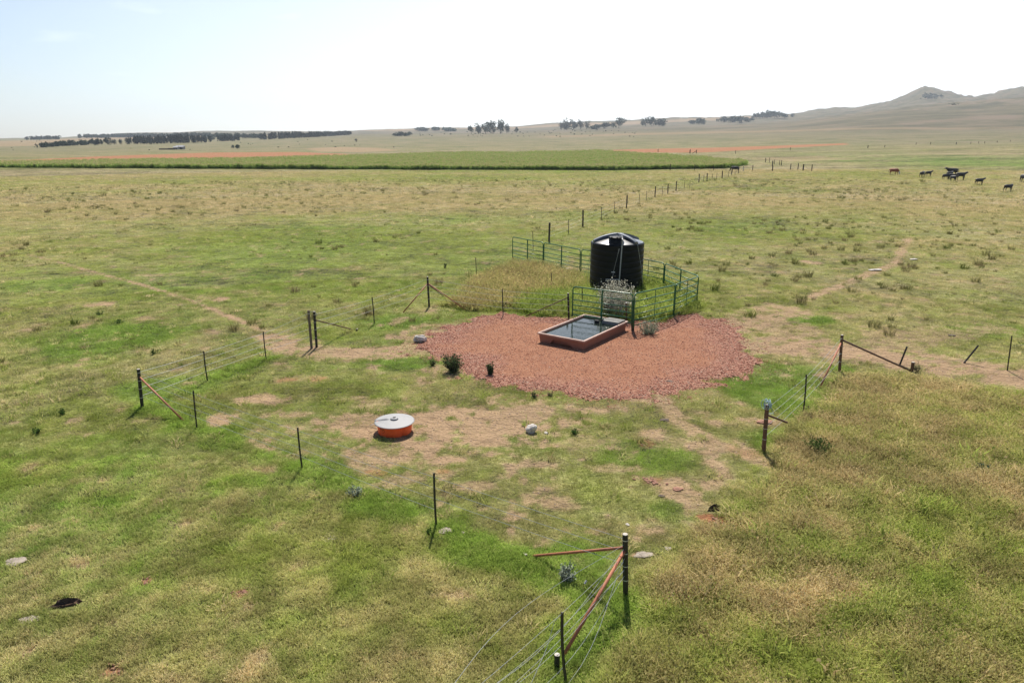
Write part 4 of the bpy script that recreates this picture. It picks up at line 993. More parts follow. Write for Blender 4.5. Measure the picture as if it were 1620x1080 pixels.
for (u, v1, v2, k) in LF:
    x, y, z = T(u, v2); h = {'W': 1.70, 'T': 1.42, 'L': 1.35}[k] * random.uniform(.97, 1.03); r_ = {'W': .085, 'T': .038, 'L': .09}[k] * (1 if y < 140 else 1.25)
    m = MB()
    if k == 'T': star_post(m, (x, y, z - .05), (x + random.uniform(-.03, .03), y, z + h), r_)
    else: m.tube([(x, y, z - .05), (x + random.uniform(-.03, .03), y, z + h)], r_, 8)
    m.build({'W': 'wooden_post', 'T': 'steel_standard', 'L': 'pale_gate_post'}[k], {'W': M_WOODD, 'T': M_WOODD, 'L': M_PVC}[k], t, org=org); nodes.append((Vector((x, y, z - .05)), Vector((x, y, z + 1.35))))
for f in (.35, .6, .9):
    m = MB(); m.tube(strand(nodes, f, .01), .006, 3, cap=False); m.build('wire', M_GALV, t, org=org)
def far_fence(label, pts, h, r_, wires=(.5, .9), mat=None, wr=.012, name='distant_fence'):
    P = [T(*q[:2]) for q in pts]; org = (*P[0][:2], 0); t = empty(name, org, label, 'fence'); nd = []
    for k, (x, y, z) in enumerate(P):
        m = MB(); hh = h * random.uniform(.9, 1.08); rr = r_ * (1.5 if k % 4 == 0 else 1); m.tube([(x, y, z - .1), (x + random.uniform(-.04, .04), y, z + hh)], rr, 6); m.build('post', mat or M_WOODD, t, org=org); nd.append((Vector((x, y, z)), Vector((x, y, z + h))))
    for f in wires:
        m = MB(); m.tube(strand(nd, f, .01, .03), wr * .6, 3, cap=False); m.build('wire', M_WOODD, t, org=org)
far_fence('dark posted fence along the near edge of the maize field', [(1060, 269.5), (1098.6, 269.5), (1128.6, 269.8), (1190.5, 270.6), (1222, 271)], 1.6, .09)
far_fence('row of thin posts leading right from the corner of the maize', [(1222, 263), (1236, 262), (1250.3, 269), (1262, 269.2), (1270.3, 270.3), (1284, 271.4)], 1.7, .11)
far_fence('faint row of distant posts beyond the maize corner', [(1211, 257), (1217, 257.5), (1225, 260), (1233, 261)], 1.6, .08)
far_fence('long distant fence crossing the upper right pasture', [(1372.9, 234.5), (1399.5, 233.5), (1449, 229.5), (1472, 229), (1512.5, 229), (1535.6, 228), (1548, 227.5), (1557.5, 227.2), (1577.4, 225.8), (1598, 224.8), (1640, 223.5)], 1.7, .16, (.55, .9), None, .03)
far_fence('distant fence along the orange ploughed strip', [(1041, 240.5), (1091, 242.5), (1163.5, 243.5), (1250, 238)], 1.7, .12, (.9,), None, .02)

# ------------------------------------------------------------------ orange feeder with a zinc lid
def feeder():
    cx, cy = -3.65, 20.05
    t = empty('salt_lick_feeder', (cx, cy, 0), 'squat red orange round tub with a grey metal lid on the bare ground', 'feeder', rz=0)
    m = MB(); n = 72; top = []; bot = []
    for k in range(n):
        a = 2 * math.pi * k / n; notch = .055 * math.exp(-((a - R(308)) / .10) ** 2); r1 = .545 - notch; r0 = .515 - notch
        top.append((r1 * math.cos(a), r1 * math.sin(a), .335)); bot.append((r0 * math.cos(a), r0 * math.sin(a), .0))
    vs = bot + top; m.add(vs, [(k, (k + 1) % n, n + (k + 1) % n, n + k) for k in range(n)]); m.add(top, [tuple(range(n))]); m.build('tub', M_ORANGE, t, True).data.polygons[-1].use_smooth = False
    # stamped maker's mark: a dark word over an oval
    m = MB(); a0 = R(236)
    def on(a, z, rr=.004):
        r_ = .515 + .03 * z / .335 + rr; return (r_ * math.cos(a), r_ * math.sin(a), z)
    q = [(-.17, .235, .265), (-.13, .225, .262), (-.10, .235, .258), (-.05, .228, .258), (-.02, .232, .255), (.02, .228, .255), (.05, .232, .252), (.10, .228, .255)]
    for (da, z0, z1) in q: m.add([on(a0 + da, z0), on(a0 + da + .035, z0), on(a0 + da + .035, z1), on(a0 + da, z1)], [(0, 1, 2, 3)])
    for k in range(20):
        p, p2 = k / 20 * 6.283, (k + 1) / 20 * 6.283
        f_ = lambda s, w_: on(a0 - .02 + (.19 - w_) * math.cos(s), .205 + (.085 - w_ * .4) * math.sin(s), .003)
        m.add([f_(p, 0), f_(p2, 0), f_(p2, .018), f_(p, .018)], [(0, 1, 2, 3)])
    for z in (.20, .175): m.add([on(a0 - .12, z), on(a0 + .08, z), on(a0 + .08, z + .009), on(a0 - .12, z + .009)], [(0, 1, 2, 3)])
    m.build('stamped_mark', pmat('dark_red_print', (.13, .02, .012), (.09, .015, .01), .6), t)
    # lid: very flat cone with a pressed channel towards the left
    m = MB(); nr, na = 14, 96; vs = []
    for i in range(nr + 1):
        q = .62 * i / nr
        for k in range(na):
            a = 2 * math.pi * k / na; x, y = q * math.cos(a), q * math.sin(a); z = .405 - .075 * (q / .62)
            if x < -.12:
                z += .030 * math.exp(-((y - .045) / .028) ** 2) * min(1, (-x - .12) / .12) - .022 * math.exp(-((y + .035) / .035) ** 2) * min(1, (-x - .12) / .12) + .016 * math.exp(-((y + .115) / .03) ** 2) * min(1, (-x - .2) / .2 if x < -.2 else 0)
            edge = 1 - .035 * math.exp(-((a - math.pi - .12) / .10) ** 2)
            vs.append((x * edge, y * edge, z))
    fs = [(i * na + k, i * na + (k + 1) % na, (i + 1) * na + (k + 1) % na, (i + 1) * na + k) for i in range(nr) for k in range(na)]
    m.add(vs, fs); lid = m.build('lid', M_LID, t, True)
    sdm = lid.modifiers.new('thickness', 'SOLIDIFY'); sdm.thickness = .008
    m = MB(); m.lathe([(.115, .385), (.12, .402), (.12, .425), (.105, .44), (.001, .448)], 28); m.build('cap', M_LID, lid, True)
    m = MB(); m.lathe([(.126, .396), (.126, .404), (.10, .404)], 28); m.build('seal', M_DARK, lid, True)
    m = MB(); m.lathe([(.03, .445), (.03, .465), (.001, .468)], 10, c=(.0, .01)); m.box((0, .01, .462), (.10, .018, .012), .4); m.build('bolt', M_DARK, lid)
    m = MB(); pts = [(-.56 - .13 * math.sin(s) ** .8 * 1.6, -.02 - .10 * math.cos(s) * .8 - .03, .31 - .26 * (s / math.pi)) for s in [j * math.pi / 8 for j in range(9)]]
    m.tube(pts, .006, 5); m.tube([(.56, .12, .33), (.70, .16, .36), (.72, .14, .30)], .005, 5); m.build('wire_loop', M_GALV, t)
feeder()

# ------------------------------------------------------------------ rocks, slabs, clods, dung
def rock(u, v, px, label, name='rock', mat=M_ROCK, flat=.7, cat='rock', seed=0, sub=3, el=1.0, dz=0.0):
    x, y = G(u, v); r_ = px / 1100 * math.hypot(y, CAM_H) / 2 * (.82 if flat < .5 else 1)
    me = stone_mesh(seed, r_, flat, name, sub); me.transform(Matrix.Diagonal((el, 1 / el ** .5, 1, 1)))
    rr = random.Random(seed)
    mz = min(q.co.z for q in me.vertices)
    me.materials.append(mat); o = bpy.data.objects.new(name, me); COL.objects.link(o); o.location = (x, y, -mz * .72 + dz); o.rotation_euler[2] = rr.random() * .5
    return tag(o, label, cat)
rock(840, 683, 16, 'pale grey and white rock on the bare ground right of the orange tub', seed=5, flat=.85)
rock(863.5, 685, 7, 'small flat white stone just right of the larger pale rock', seed=6, flat=.4)
rock(665, 541, 15, 'white two lobed rock at the left edge of the red gravel', seed=7, flat=.8, el=1.3)
rock(25, 888, 30, 'flat pale stone slab low at the left edge of the picture', 'stone_slab', M_SLAB, .16, 'stone', 8, 3, 1.3)
rock(46, 981, 24, 'small pale grey slab below the larger slab at left', 'stone_slab', M_SLAB, .18, 'stone', 9, 3, 1.4)
rock(1057, 868, 14, 'small pale stone near the front corner post', 'stone', M_SLAB, .3, 'stone', 10, 2)
rock(1018, 877, 22, 'flat tan stone right of the front corner post', 'stone_slab', M_SLAB, .14, 'stone', 11, 3, 1.5)
rock(1437, 790, 20, 'flat grey stone among the tall grass on the right', 'stone_slab', M_SLAB, .2, 'stone', 12, 3, 1.3)
rock(1612, 850, 20, 'flat pinkish stone at the right edge of the picture', 'stone_slab', M_SLAB, .2, 'stone', 13, 3, 1.3)
rock(704, 840, 22, 'flat tan stone beside the front middle fence standard', 'stone_slab', M_SLAB, .16, 'stone', 14, 3, 1.3)
rock(732, 842, 9, 'broken tan stone right of the one by the fence standard', 'stone', M_SLAB, .3, 'stone', 15, 2)
rock(831, 876, 7, 'tiny white stone at the foot of the left brace', 'stone', M_ROCK, .5, 'stone', 16, 2)
rock(993, 831, 6, 'tiny white stone above the front corner post', 'stone', M_ROCK, .5, 'stone', 17, 2)
rock(268, 423.5 + 0, 5, 'small white stone far out in the left pasture', 'stone', M_ROCK, .4, 'stone', 18, 2) if False else None
rock(1385, 428, 18, 'low white stone right of the winding footpath', 'stone_slab', M_ROCK, .2, 'stone', 19, 2, 1.6)
rock(1445, 411, 12, 'small pale stone beyond the footpath bend', 'stone_slab', M_ROCK, .2, 'stone', 20, 2, 1.4)
for (u, v, px, sd_, lb) in ((1032, 761, 34, 30, 'scattered red brown clods in front of the gravel apron'), (1132, 826, 30, 31, 'red brown earth thrown up below a dark burrow'), (383, 937, 24, 32, 'ragged patch of reddish clods low in the left foreground'),
                            (232, 920, 26, 33, 'reddish earth clods in the lower left turf'), (180, 1062, 34, 34, 'pinkish clods at the bottom left edge of the picture'), (522, 853, 22, 35, 'pale broken clods left of the middle fence standard')):
    x, y = G(u, v); sp = px / 1100 * math.hypot(y, CAM_H); t = empty('clod_patch', (x, y, 0), lb, 'clods'); rr = random.Random(sd_)
    kinds = [stone_mesh(sd_ * 7 + k, 1, .5, 'clod', 1) for k in range(3)]
    for q in kinds: q.materials.append(M_CLOD if sd_ != 35 else M_SLAB)
    for k in range(26):
        o = bpy.data.objects.new('clod', kinds[k % 3]); COL.objects.link(o); o.parent = t; s_ = rr.uniform(.03, .085) * sp
        o.location = (rr.gauss(0, .26) * sp, rr.gauss(0, .22) * sp, .02); o.scale = (s_ * 1.3, s_, s_ * .8); o.rotation_euler = (0, 0, rr.random() * 6)
for (u, v, px, sd_, lb) in ((1051, 665, 14, 40, 'dark dried dung pat on the grass below the gravel'), (1072, 774, 15, 41, 'dark red dung pat right of the scattered clods'), (1047, 785, 11, 42, 'small reddish dung pat under the scattered clods'), (1210, 668, 22, 43, 'flat reddish slab behind the brown fence post with the wire bundle'),
                            (1060, 605, 18, 44, 'dark trodden dung on the lower right of the gravel'), (804, 588, 5, 45, 'small dark dropping on the gravel right of the little bush'), (1505, 531, 11, 46, 'dark dropping on the bare trodden ground at right'), (930, 627, 9, 47, 'dark dropping at the lower edge of the gravel')):
    o = rock(u, v, px, lb, 'dung_pat', M_DUNG if sd_ not in (41, 43) else M_CLOD, .22, 'dung', sd_, 3, 1.2)
# burrow mouth
x, y = G(103, 957); 
def hollow(u, v, wpx, lb, seed):
    x, y = G(u, v); s_ = wpx / 1100 * math.hypot(y, CAM_H) / 2; m = MB(); n = 20; rr = random.Random(seed)
    vs = []; k_ = [rr.uniform(.75, 1.2) for _ in range(n)]
    for j, (q, z) in enumerate(((1.2, .004), (1.0, .05), (.8, .03), (.4, .010), (.02, .008))):
        for k in range(n):
            a = 6.283 * k / n; vs.append((q * s_ * k_[k] * math.cos(a), q * s_ * .24 * k_[k] * math.sin(a), z * (1 + 1.6 * max(math.sin(a), 0))))
    fs = [(i * n + k, i * n + (k + 1) % n, (i + 1) * n + (k + 1) % n, (i + 1) * n + k) for i in range(4) for k in range(n)]
    m.add(vs, fs); o = m.build('burrow', pmat('burrow_earth_shade_tone', (.12, .07, .045), (.03, .02, .014), .95, 0, 9, .03), None, True); o.location = (x, y, 0); o.rotation_euler[2] = .35  # mesh has almost no depth; the hole's shade is put into the dark colour
    tag(o, lb, 'burrow')
hollow(104, 957, 34, 'dark burrow opening in the turf at lower left', 1)
hollow(1131, 806, 22, 'dark burrow mouth above the red brown earth', 2)

# ------------------------------------------------------------------ shrubs
def shrub(u, v, wpx, hpx, label, c1, c2, seed, name='shrub', n=260, leaf=.05, upright=.6, cat='shrub', tr=.2, xy=None):
    rr = random.Random(seed); x, y = xy or G(u, v); D_ = math.hypot(y, CAM_H); w_ = wpx / 1100 * D_ / 2; h_ = hpx / 1100 * D_ * 1.02
    t = empty(name, (x, y, 0), label, cat); st = MB(); lf = MB()
    stems = max(5, int(n / 26))
    for k in range(stems):
        a = rr.random() * 6.283; q = rr.random() ** .6; top = Vector((math.cos(a) * w_ * q * .95, math.sin(a) * w_ * q * .95, h_ * rr.uniform(.55, 1.0) * (1 - .45 * q * (1 - upright))))
        b0 = Vector((math.cos(a) * w_ * .12, math.sin(a) * w_ * .12, -.02)); mid = (b0 + top) / 2 + Vector((math.cos(a) * w_ * .12, math.sin(a) * w_ * .12, 0))
        st.tube([b0, mid, top], [.008, .006, .003], 4, cap=False)
        for j in range(int(n / stems)):
            f = rr.uniform(.12, 1.03); c = b0 * (1 - f) ** 2 + mid * 2 * f * (1 - f) + top * f * f; c = c + Vector((rr.gauss(0, 1), rr.gauss(0, 1), rr.gauss(0, .6))) * w_ * .13
            c.z = max(c.z, .01)
            d1 = Vector((rr.gauss(0, 1), rr.gauss(0, 1), rr.gauss(.8, .7))).normalized(); d2 = d1.cross(Vector((rr.gauss(0, 1), rr.gauss(0, 1), rr.gauss(0, 1)))).normalized()
            L_ = leaf * rr.uniform(.6, 1.3); lf.add([c - d2 * L_ * .22, c + d1 * L_ * .5 - d2 * L_ * .3, c + d1 * L_, c + d1 * L_ * .5 + d2 * L_ * .3], [(0, 1, 2, 3)])
    st.build('stems', M_BARK, t)['kind'] = 'stuff'; lf.build('foliage', leaf_material(name + '_leaves_%d' % seed, c1, c2, tr, 8, True), t)['kind'] = 'stuff'
DG1, DG2 = (.045, .065, .030), (.10, .135, .055)
GR1, GR2 = (.22, .26, .18), (.38, .42, .32)
shrub(718, 588, 36, 30, 'dark green leafy shrub at the left front edge of the gravel', DG1, DG2, 1, n=1300, leaf=.075, upright=.8)
shrub(684, 578, 13, 12, 'small dark weed left of the larger dark shrub', DG1, DG2, 2, n=200, leaf=.06)
shrub(776, 594, 13, 22, 'narrow upright dark bush on the front edge of the gravel', DG1, DG2, 3, n=700, leaf=.06, upright=1.0)
shrub(846, 629, 14, 12, 'low dark weed on the lower edge of the gravel', DG1, DG2, 4, n=160, leaf=.05)
shrub(871, 627, 12, 8, 'thin reddish green weed beside the low dark weed on the gravel edge', (.12, .10, .06), (.16, .17, .08), 14, n=110, leaf=.05)
shrub(897, 918, 30, 27, 'silver grey bush left of the front corner post braces', GR1, GR2, 5, n=900, leaf=.045, upright=.7)
shrub(562, 783, 30, 16, 'pale grey thistle like clump by the front fence', GR1, GR2, 6, n=400, leaf=.05)
shrub(0, 0, 66, 62, 'tall silvery grey bush behind the trough against the tank', (.46, .44, .33), (.70, .68, .54), 7, n=5200, leaf=.085, upright=.75, xy=(5.25, 34.3))
shrub(1026, 530, 38, 26, 'grey green bush at the foot of the pen corner post', (.22, .27, .15), (.50, .52, .38), 8, n=1300, leaf=.055)
shrub(1294, 716, 46, 24, 'dark green rounded weed in the tall grass on the right', (.06, .10, .03), (.14, .19, .05), 9, n=900, leaf=.06)
shrub(1553, 745, 22, 14, 'small bluish green weed in the dry grass at right', (.06, .11, .07), (.13, .19, .12), 10, n=300, leaf=.05)
shrub(1451, 588, 20, 16, 'twiggy brown weed at the stub end of the long brace', (.14, .12, .07), (.24, .22, .11), 11, n=260, leaf=.05)
shrub(1352, 783, 26, 12, 'bright green weed low in the olive grass', (.10, .15, .03), (.2, .25, .06), 12, n=260, leaf=.05) if False else None
shrub(800, 489, 14, 10, 'dark weed by the thin wire standard left of the lime grass', (.05, .06, .05), (.10, .12, .09), 13, n=200, leaf=.06)
shrub(704, 424, 6, 8, 'small dark weed beyond the splayed end post', DG1, DG2, 15, n=60, leaf=.09)
for (u, v, w_, h_, s_, lb) in ((158, 498, 16, 7, 21, 'dark green weed far left of the camp'), (188, 512 + 0, 18, 8, 22, 'dark green weed left of the leftmost corner post'), (57, 686, 18, 12, 23, 'small dark green weed in the left pasture'), (245, 560, 16, 9, 24, 'low dark green weed behind the leftmost corner post'),
                              (101, 655, 18, 9, 25, 'flat dark green weed left of the braced corner post'), (832, 686 + 0, 14, 8, 26, 'dark green weed left of the pale rock') if False else (909, 687, 16, 9, 26, 'dark green weed right of the pale rock'), (680, 845, 10, 10, 27, 'grass clump at the foot of the middle fence standard')):
    shrub(u, v, w_, h_, lb, (.035, .08, .02), (.09, .16, .035), s_, 'weed', 220, .05, .5, 'weed')

# ------------------------------------------------------------------ cattle
def cow_mesh(name, head='up', seed=0):
    V = []; E = []; Rr = []
    def v(x, y, z, r, par=None, r2=None):
        V.append((x, y, z)); Rr.append((r, r2 or r)); i = len(V) - 1
        if par is not None: E.append((par, i))
        return i
    rr = random.Random(seed); st = rr.uniform(.05, .16)
    pel = v(-.55, 0, 1.08, .29, None, .33); bel = v(0, 0, 1.00, .33, pel, .36); ch = v(.50, 0, 1.02, .27, bel, .34); rump = v(-.82, 0, 1.10, .20, pel, .20)
    wth = v(.66, 0, 1.12, .20, ch, .25)
    if head == 'up': nk = v(.92, 0, 1.25, .15, wth, .17); hd = v(1.14, .04, 1.38, .12, nk); mz = v(1.36, .08, 1.24, .075, hd)
    elif head == 'side': nk = v(.88, .10, 1.22, .15, wth, .17); hd = v(1.02, .30, 1.32, .12, nk); mz = v(1.10, .52, 1.18, .075, hd)
    else: nk = v(.95, 0, .88, .15, wth, .16); hd = v(1.12, 0, .50, .11, nk); mz = v(1.20, .02, .22, .07, hd)
    for sy in (-1, 1):
        e = v(V[hd][0] - .06, V[hd][1] + sy * .13, V[hd][2] + .05, .03, hd); v(V[hd][0] - .12, V[hd][1] + sy * .25, V[hd][2] + .03, .02, e)
    for sy in (-1, 1):
        o = st * sy
        k = v(.56 + o * .4, sy * .17, .72, .10, ch); k2 = v(.57 + o, sy * .17, .40, .055, k); k3 = v(.56 + o, sy * .17, .10, .042, k2); v(.60 + o, sy * .17, .0, .06, k3)
        k = v(-.64 - o * .3, sy * .18, .78, .14, pel); k2 = v(-.78 - o, sy * .18, .46, .06, k); k3 = v(-.70 - o, sy * .18, .12, .042, k2); v(-.66 - o, sy * .18, .0, .06, k3)
    tl = v(-.99, 0, 1.12, .035, rump); t2 = v(-1.05, 0, .80, .022, tl); v(-1.03, 0, .48, .045, t2)
    me = bpy.data.meshes.new('skel'); me.from_pydata(V, E, []); ob = bpy.data.objects.new('skel', me); COL.objects.link(ob)
    sk = ob.modifiers.new('skin', 'SKIN'); sk.use_smooth_shade = True
    lay = me.skin_vertices[0] if me.skin_vertices else None
    if lay is None:
        bm = bmesh.new(); bm.from_mesh(me); bm.verts.layers.skin.verify(); bm.to_mesh(me); bm.free(); lay = me.skin_vertices[0]
    for i, d_ in enumerate(lay.data): d_.radius = (Rr[i][0], Rr[i][1]); d_.use_root = (i == 0)
    sb = ob.modifiers.new('sub', 'SUBSURF'); sb.levels = 1; sb.render_levels = 1
    dg = bpy.context.evaluated_depsgraph_get(); dg.update(); ev = ob.evaluated_get(dg); out = bpy.data.meshes.new_from_object(ev); out.name = name
    bpy.data.objects.remove(ob); return out
COWM = {k: cow_mesh('cow_' + k, k, i + 3) for i, k in enumerate(('up', 'side', 'down'))}
for q in COWM.values(): q.materials.clear(); q.materials.append(M_BLACKCOW)
def cow(u, v, size, ang, pose, label, name='cow', cat='cow'):
    x, y, z = T(u, v); o = bpy.data.objects.new(name, COWM[pose]); COL.objects.link(o); o.location = (x, y, z - .01); o.scale = (size,) * 3; o.rotation_euler[2] = R(ang)
    return tag(o, label, cat)
bc = COWM['down'].copy(); bc.materials.clear(); bc.materials.append(M_REDCOW); bc.materials.append(M_WHITECOW)
for p in bc.polygons:
    if p.center.x > 1.0 and p.center.z < .8 or (p.center.z < .14): p.material_index = 1
COWM['red'] = bc
cow(1413.5, 277.5, 1.2, -60, 'red', 'red brown cow with a white face grazing alone at the left of the herd')
cow(1458.5, 281, .98, 35, 'side', 'black calf at the left of the close pair', 'calf', 'calf')
cow(1468.5, 279.5, .92, 15, 'up', 'black calf at the right of the close pair', 'calf', 'calf')
cow(1505, 279, 1.35, 178, 'up', 'largest black cow standing broadside at the back of the bunched herd')
cow(1502, 281.5, 1.0, 20, 'side', 'black calf directly under the largest black cow', 'calf', 'calf')
cow(1496, 284.5, .9, 10, 'up', 'black calf at the left foot of the bunched herd', 'calf', 'calf')
cow(1505.5, 284.5, .92, 160, 'side', 'black calf in the middle of the bunched herd', 'calf', 'calf')
cow(1507.5, 287, .88, -80, 'up', 'black calf facing the camera in front of the bunched herd', 'calf', 'calf')
cow(1519, 285.5, 1.2, 8, 'up', 'big black cow at the right of the bunched herd facing right')
cow(1549, 292.5, .92, 6, 'up', 'black calf walking alone right of the bunched herd', 'calf', 'calf')
cow(1594.5, 303, .90, 10, 'side', 'black calf nearest the camera at the far right of the herd', 'calf', 'calf')
cow(1619, 289, 1.2, -95, 'up', 'black cow cut off by the right edge of the picture')
cow(1162, 272.5, 1.15, 185, 'down', 'black cow grazing alone by the fence at the maize corner')

# ------------------------------------------------------------------ maize field
def maize_mesh(seed, n=3):
    rr = random.Random(seed); vs = []; fs = []; ms = []
    for k in range(n):
        bx, by = rr.uniform(-.35, .35), rr.uniform(-.3, .3); H_ = rr.uniform(1.25, 1.6); n0 = len(vs)
        vs += [(bx - .02, by, 0), (bx + .02, by, 0), (bx, by, H_)]; fs.append((n0, n0 + 1, n0 + 2)); ms.append(0)
        for j in range(9):
            a = rr.random() * 6.283; z0 = H_ * rr.uniform(.15, .9); L_ = rr.uniform(.45, .75); wd = .06; px_, py_ = -math.sin(a) * wd, math.cos(a) * wd; ca, sa = math.cos(a), math.sin(a); n0 = len(vs)
            vs += [(bx, by, z0), (bx + ca * L_ * .45 + px_, by + sa * L_ * .45 + py_, z0 + .28), (bx + ca * L_ * .45 - px_, by + sa * L_ * .45 - py_, z0 + .28), (bx + ca * L_, by + sa * L_, z0 + rr.uniform(-.15, .15))]
            fs += [(n0, n0 + 1, n0 + 2), (n0 + 1, n0 + 3, n0 + 2)]; ms += [0, 0]
        for j in range(8):
            a = rr.random() * 6.283; n0 = len(vs); vs += [(bx - .035, by, H_ - .1), (bx + .035, by, H_ - .1), (bx + math.cos(a) * .2, by + math.sin(a) * .2, H_ + .28)]; fs.append((n0, n0 + 1, n0 + 2)); ms.append(1)
    me = bpy.data.meshes.new('maize'); me.from_pydata(vs, [], fs); me.materials.append(None); me.update(); return me, ms
cm = leaf_material('maize_leaf', (.20, .33, .065), (.32, .42, .11), .55, 1.2, True); tm = leaf_material('maize_tassel', (.52, .47, .20), (.62, .56, .28), .3, 2, True)
mz_p = [maize_mesh(k) for k in range(5)]
# rows
cx0, cx1 = min(q[0] for q in CORN), max(q[0] for q in CORN); cy0, cy1 = min(q[1] for q in CORN), max(q[1] for q in CORN)
n = 170000; x = rng.uniform(max(cx0, -330), cx1, n); y = cy0 + (cy1 - cy0) * rng.random(n) ** 1.5
k = sdf(x, y, CORN) + (fbm(x / 5, y / 5, 91, 3) - .5) * 5 > 0
fr_ = y - np.interp(x, [q[0] for q in CORN[:6]], [q[1] for q in CORN[:6]])
y = np.round(y / .9) * .9
k &= rng.random(n) < np.where(fr_ < 12, 1.0, .42); x, y = x[k], y[k]; n = len(x)
q = rng.uniform(.7, 1.1, n) * (1 + .7 * (fbm(x / 9, y / 9, 92) - .5))
for p_, ms in mz_p:
    pass
def scatter_maize():
    protos = []
    for (p_, ms) in mz_p: protos.append(p_)
    o = scatter('maize_field', np.stack([x, y, tz(x, y)], 1), protos, cm, np.stack([q * 1.15, q * 1.15, q * .88], 1), rng.uniform(0, 6.28, n), (rng.normal(0, .05, n), rng.normal(0, .05, n)), rng.integers(0, 5, n), None, None, 'broad strip of green maize with yellowish tassels across the middle distance', 'maize')
    for (p_, ms) in mz_p:
        p_.materials.append(tm); p_.polygons.foreach_set('material_index', ms)
scatter_maize()

# ------------------------------------------------------------------ far trees
def crown_add(mb, c, w_, h_, n, rr, tri=.16, conic=0.0, mi=0):
    """clusters of leaf-clump faces in an uneven crown"""
    lobes = [(Vector((rr.gauss(0, .32) * w_ * .5, rr.gauss(0, .32) * w_ * .5, h_ * rr.uniform(.25, .8))), rr.uniform(.28, .5)) for _ in range(7)]
    for _ in range(n):
        lc, lr = lobes[rr.randrange(7)]; d_ = Vector((rr.gauss(0, 1), rr.gauss(0, 1), rr.gauss(0, 1))).normalized(); q = lc + Vector((d_.x * w_ * .5 * lr * 1.5, d_.y * w_ * .5 * lr * 1.5, d_.z * h_ * lr * .75)) * rr.random() ** .35
        if conic: k = 1 - conic * max(q.z / h_, 0); q.x *= k; q.y *= k
        q.z = min(max(q.z, h_ * .06), h_ * 1.02); q = q + c
        s_ = tri * w_ * rr.uniform(.5, 1.2); a = Vector((rr.gauss(0, 1), rr.gauss(0, 1), rr.gauss(0, .5))).normalized() * s_; b = a.cross(Vector((rr.gauss(0, 1), rr.gauss(0, 1), rr.gauss(0, 1)))).normalized() * s_ * .8
        mb.add([q - a * .6 - b * .5, q + a * .7 - b * .3, q + a * .2 + b * .8, q - a * .5 + b * .4], [(0, 1, 2, 3)], mi)
M_FAR = leaf_material('dark_pine_foliage', (.014, .030, .026), (.032, .056, .042), .1, .15)
M_FARG = leaf_material('far_green_foliage', (.022, .045, .030), (.052, .085, .052), .15, .12)
def tree(u, v, wpx, hpx, label, seed, mat=None, n=170, conic=.0, group=None):
    x, y, z = T(u, v); rr = random.Random(seed); w_ = wpx / 1100 * y; h_ = pxh(hpx, y); t = empty('tree', (x, y, z), label, 'tree', group)
    m = MB(); m.tube([(0, 0, -.3), (w_ * .02, 0, h_ * .3), (0, w_ * .02, h_ * .75)], [h_ * .035, h_ * .025, h_ * .008], 6)
    for k in range(4):
        a = rr.random() * 6.283; m.tube([(0, 0, h_ * .28), (math.cos(a) * w_ * .3, math.sin(a) * w_ * .3, h_ * .6)], [h_ * .015, h_ * .006], 4)
    m.build('trunk', M_BARK, t); m = MB(); crown_add(m, Vector((0, 0, 0)), w_, h_, n, rr, .11, conic); m.build('crown', mat or M_FARG, t)
def wood(name, label, pts, hpx, step, mat, seed, spread=0.0, wmul=1.25, nf=60, conic=.4):
    """a far plantation that reads as one dark mass"""
    rr = random.Random(seed); m = MB(); u0, u1 = pts[0][0], pts[-1][0]; u = u0; org = T(*pts[len(pts) // 2][:2])
    while u < u1:
        v = np.interp(u, [p[0] for p in pts], [p[1] for p in pts]); h = np.interp(u, [p[0] for p in pts], [p[2] for p in pts]) if len(pts[0]) > 2 else hpx
        x, y, z = T(u, v)
        for r_ in range(3):
            dy = rr.uniform(0, spread); w_ = step / 1100 * y * wmul * rr.uniform(.8, 1.4); hh = pxh(h, y) * rr.uniform(.72, 1.08); zz = float(tz(x, y + dy))
            crown_add(m, Vector((x + rr.gauss(0, .5), y + dy, zz - .3)), w_ * 1.3, hh, nf * 2, rr, .24, conic)
        u += step * rr.uniform(.7, 1.2)
    o = m.build(name, mat, None, org=org); return tag(o, label, 'trees', kind='stuff')
wood('pine_plantation', 'long dark block of pines on the left plain', [(205, 228.0, 11), (240, 227.8, 12), (280, 226.8, 14), (326, 225.8, 10)], 11, 2.6, M_FAR, 1, 30)
wood('pine_plantation', 'short dark block of pines right of the long plantation', [(343, 223.8, 9), (374, 223.0, 9)], 9, 2.6, M_FAR, 2, 20)
wood('pine_plantation', 'dark plantation tapering away beneath the skyline left of centre', [(410, 221.5, 10), (450, 219.5, 10), (500, 217, 8), (553, 213.5, 6)], 8, 2.6, M_FAR, 3, 30)
wood('tree_belt', 'paler straggling tree belt at the left of the pines', [(54, 234.0, 7), (90, 231.5, 8), (150, 229.0, 8)], 7, 3.0, M_FARG, 4, 20, 1.2, 45, .1)
wood('tree_belt', 'thin line of trees on the left skyline behind the plantations', [(125, 218.8, 5.5), (200, 217.6, 5.5), (300, 216.8, 6), (408, 219, 6.5)], 5, 3.6, M_FARG, 5, 60, 1.2, 40, .1)
wood('tree_belt', 'low tree clump on the skyline at far left', [(42, 221.5, 5), (60, 221, 5.5), (86, 221, 5)], 5, 3.2, M_FARG, 6, 40, 1.2, 40, .1)
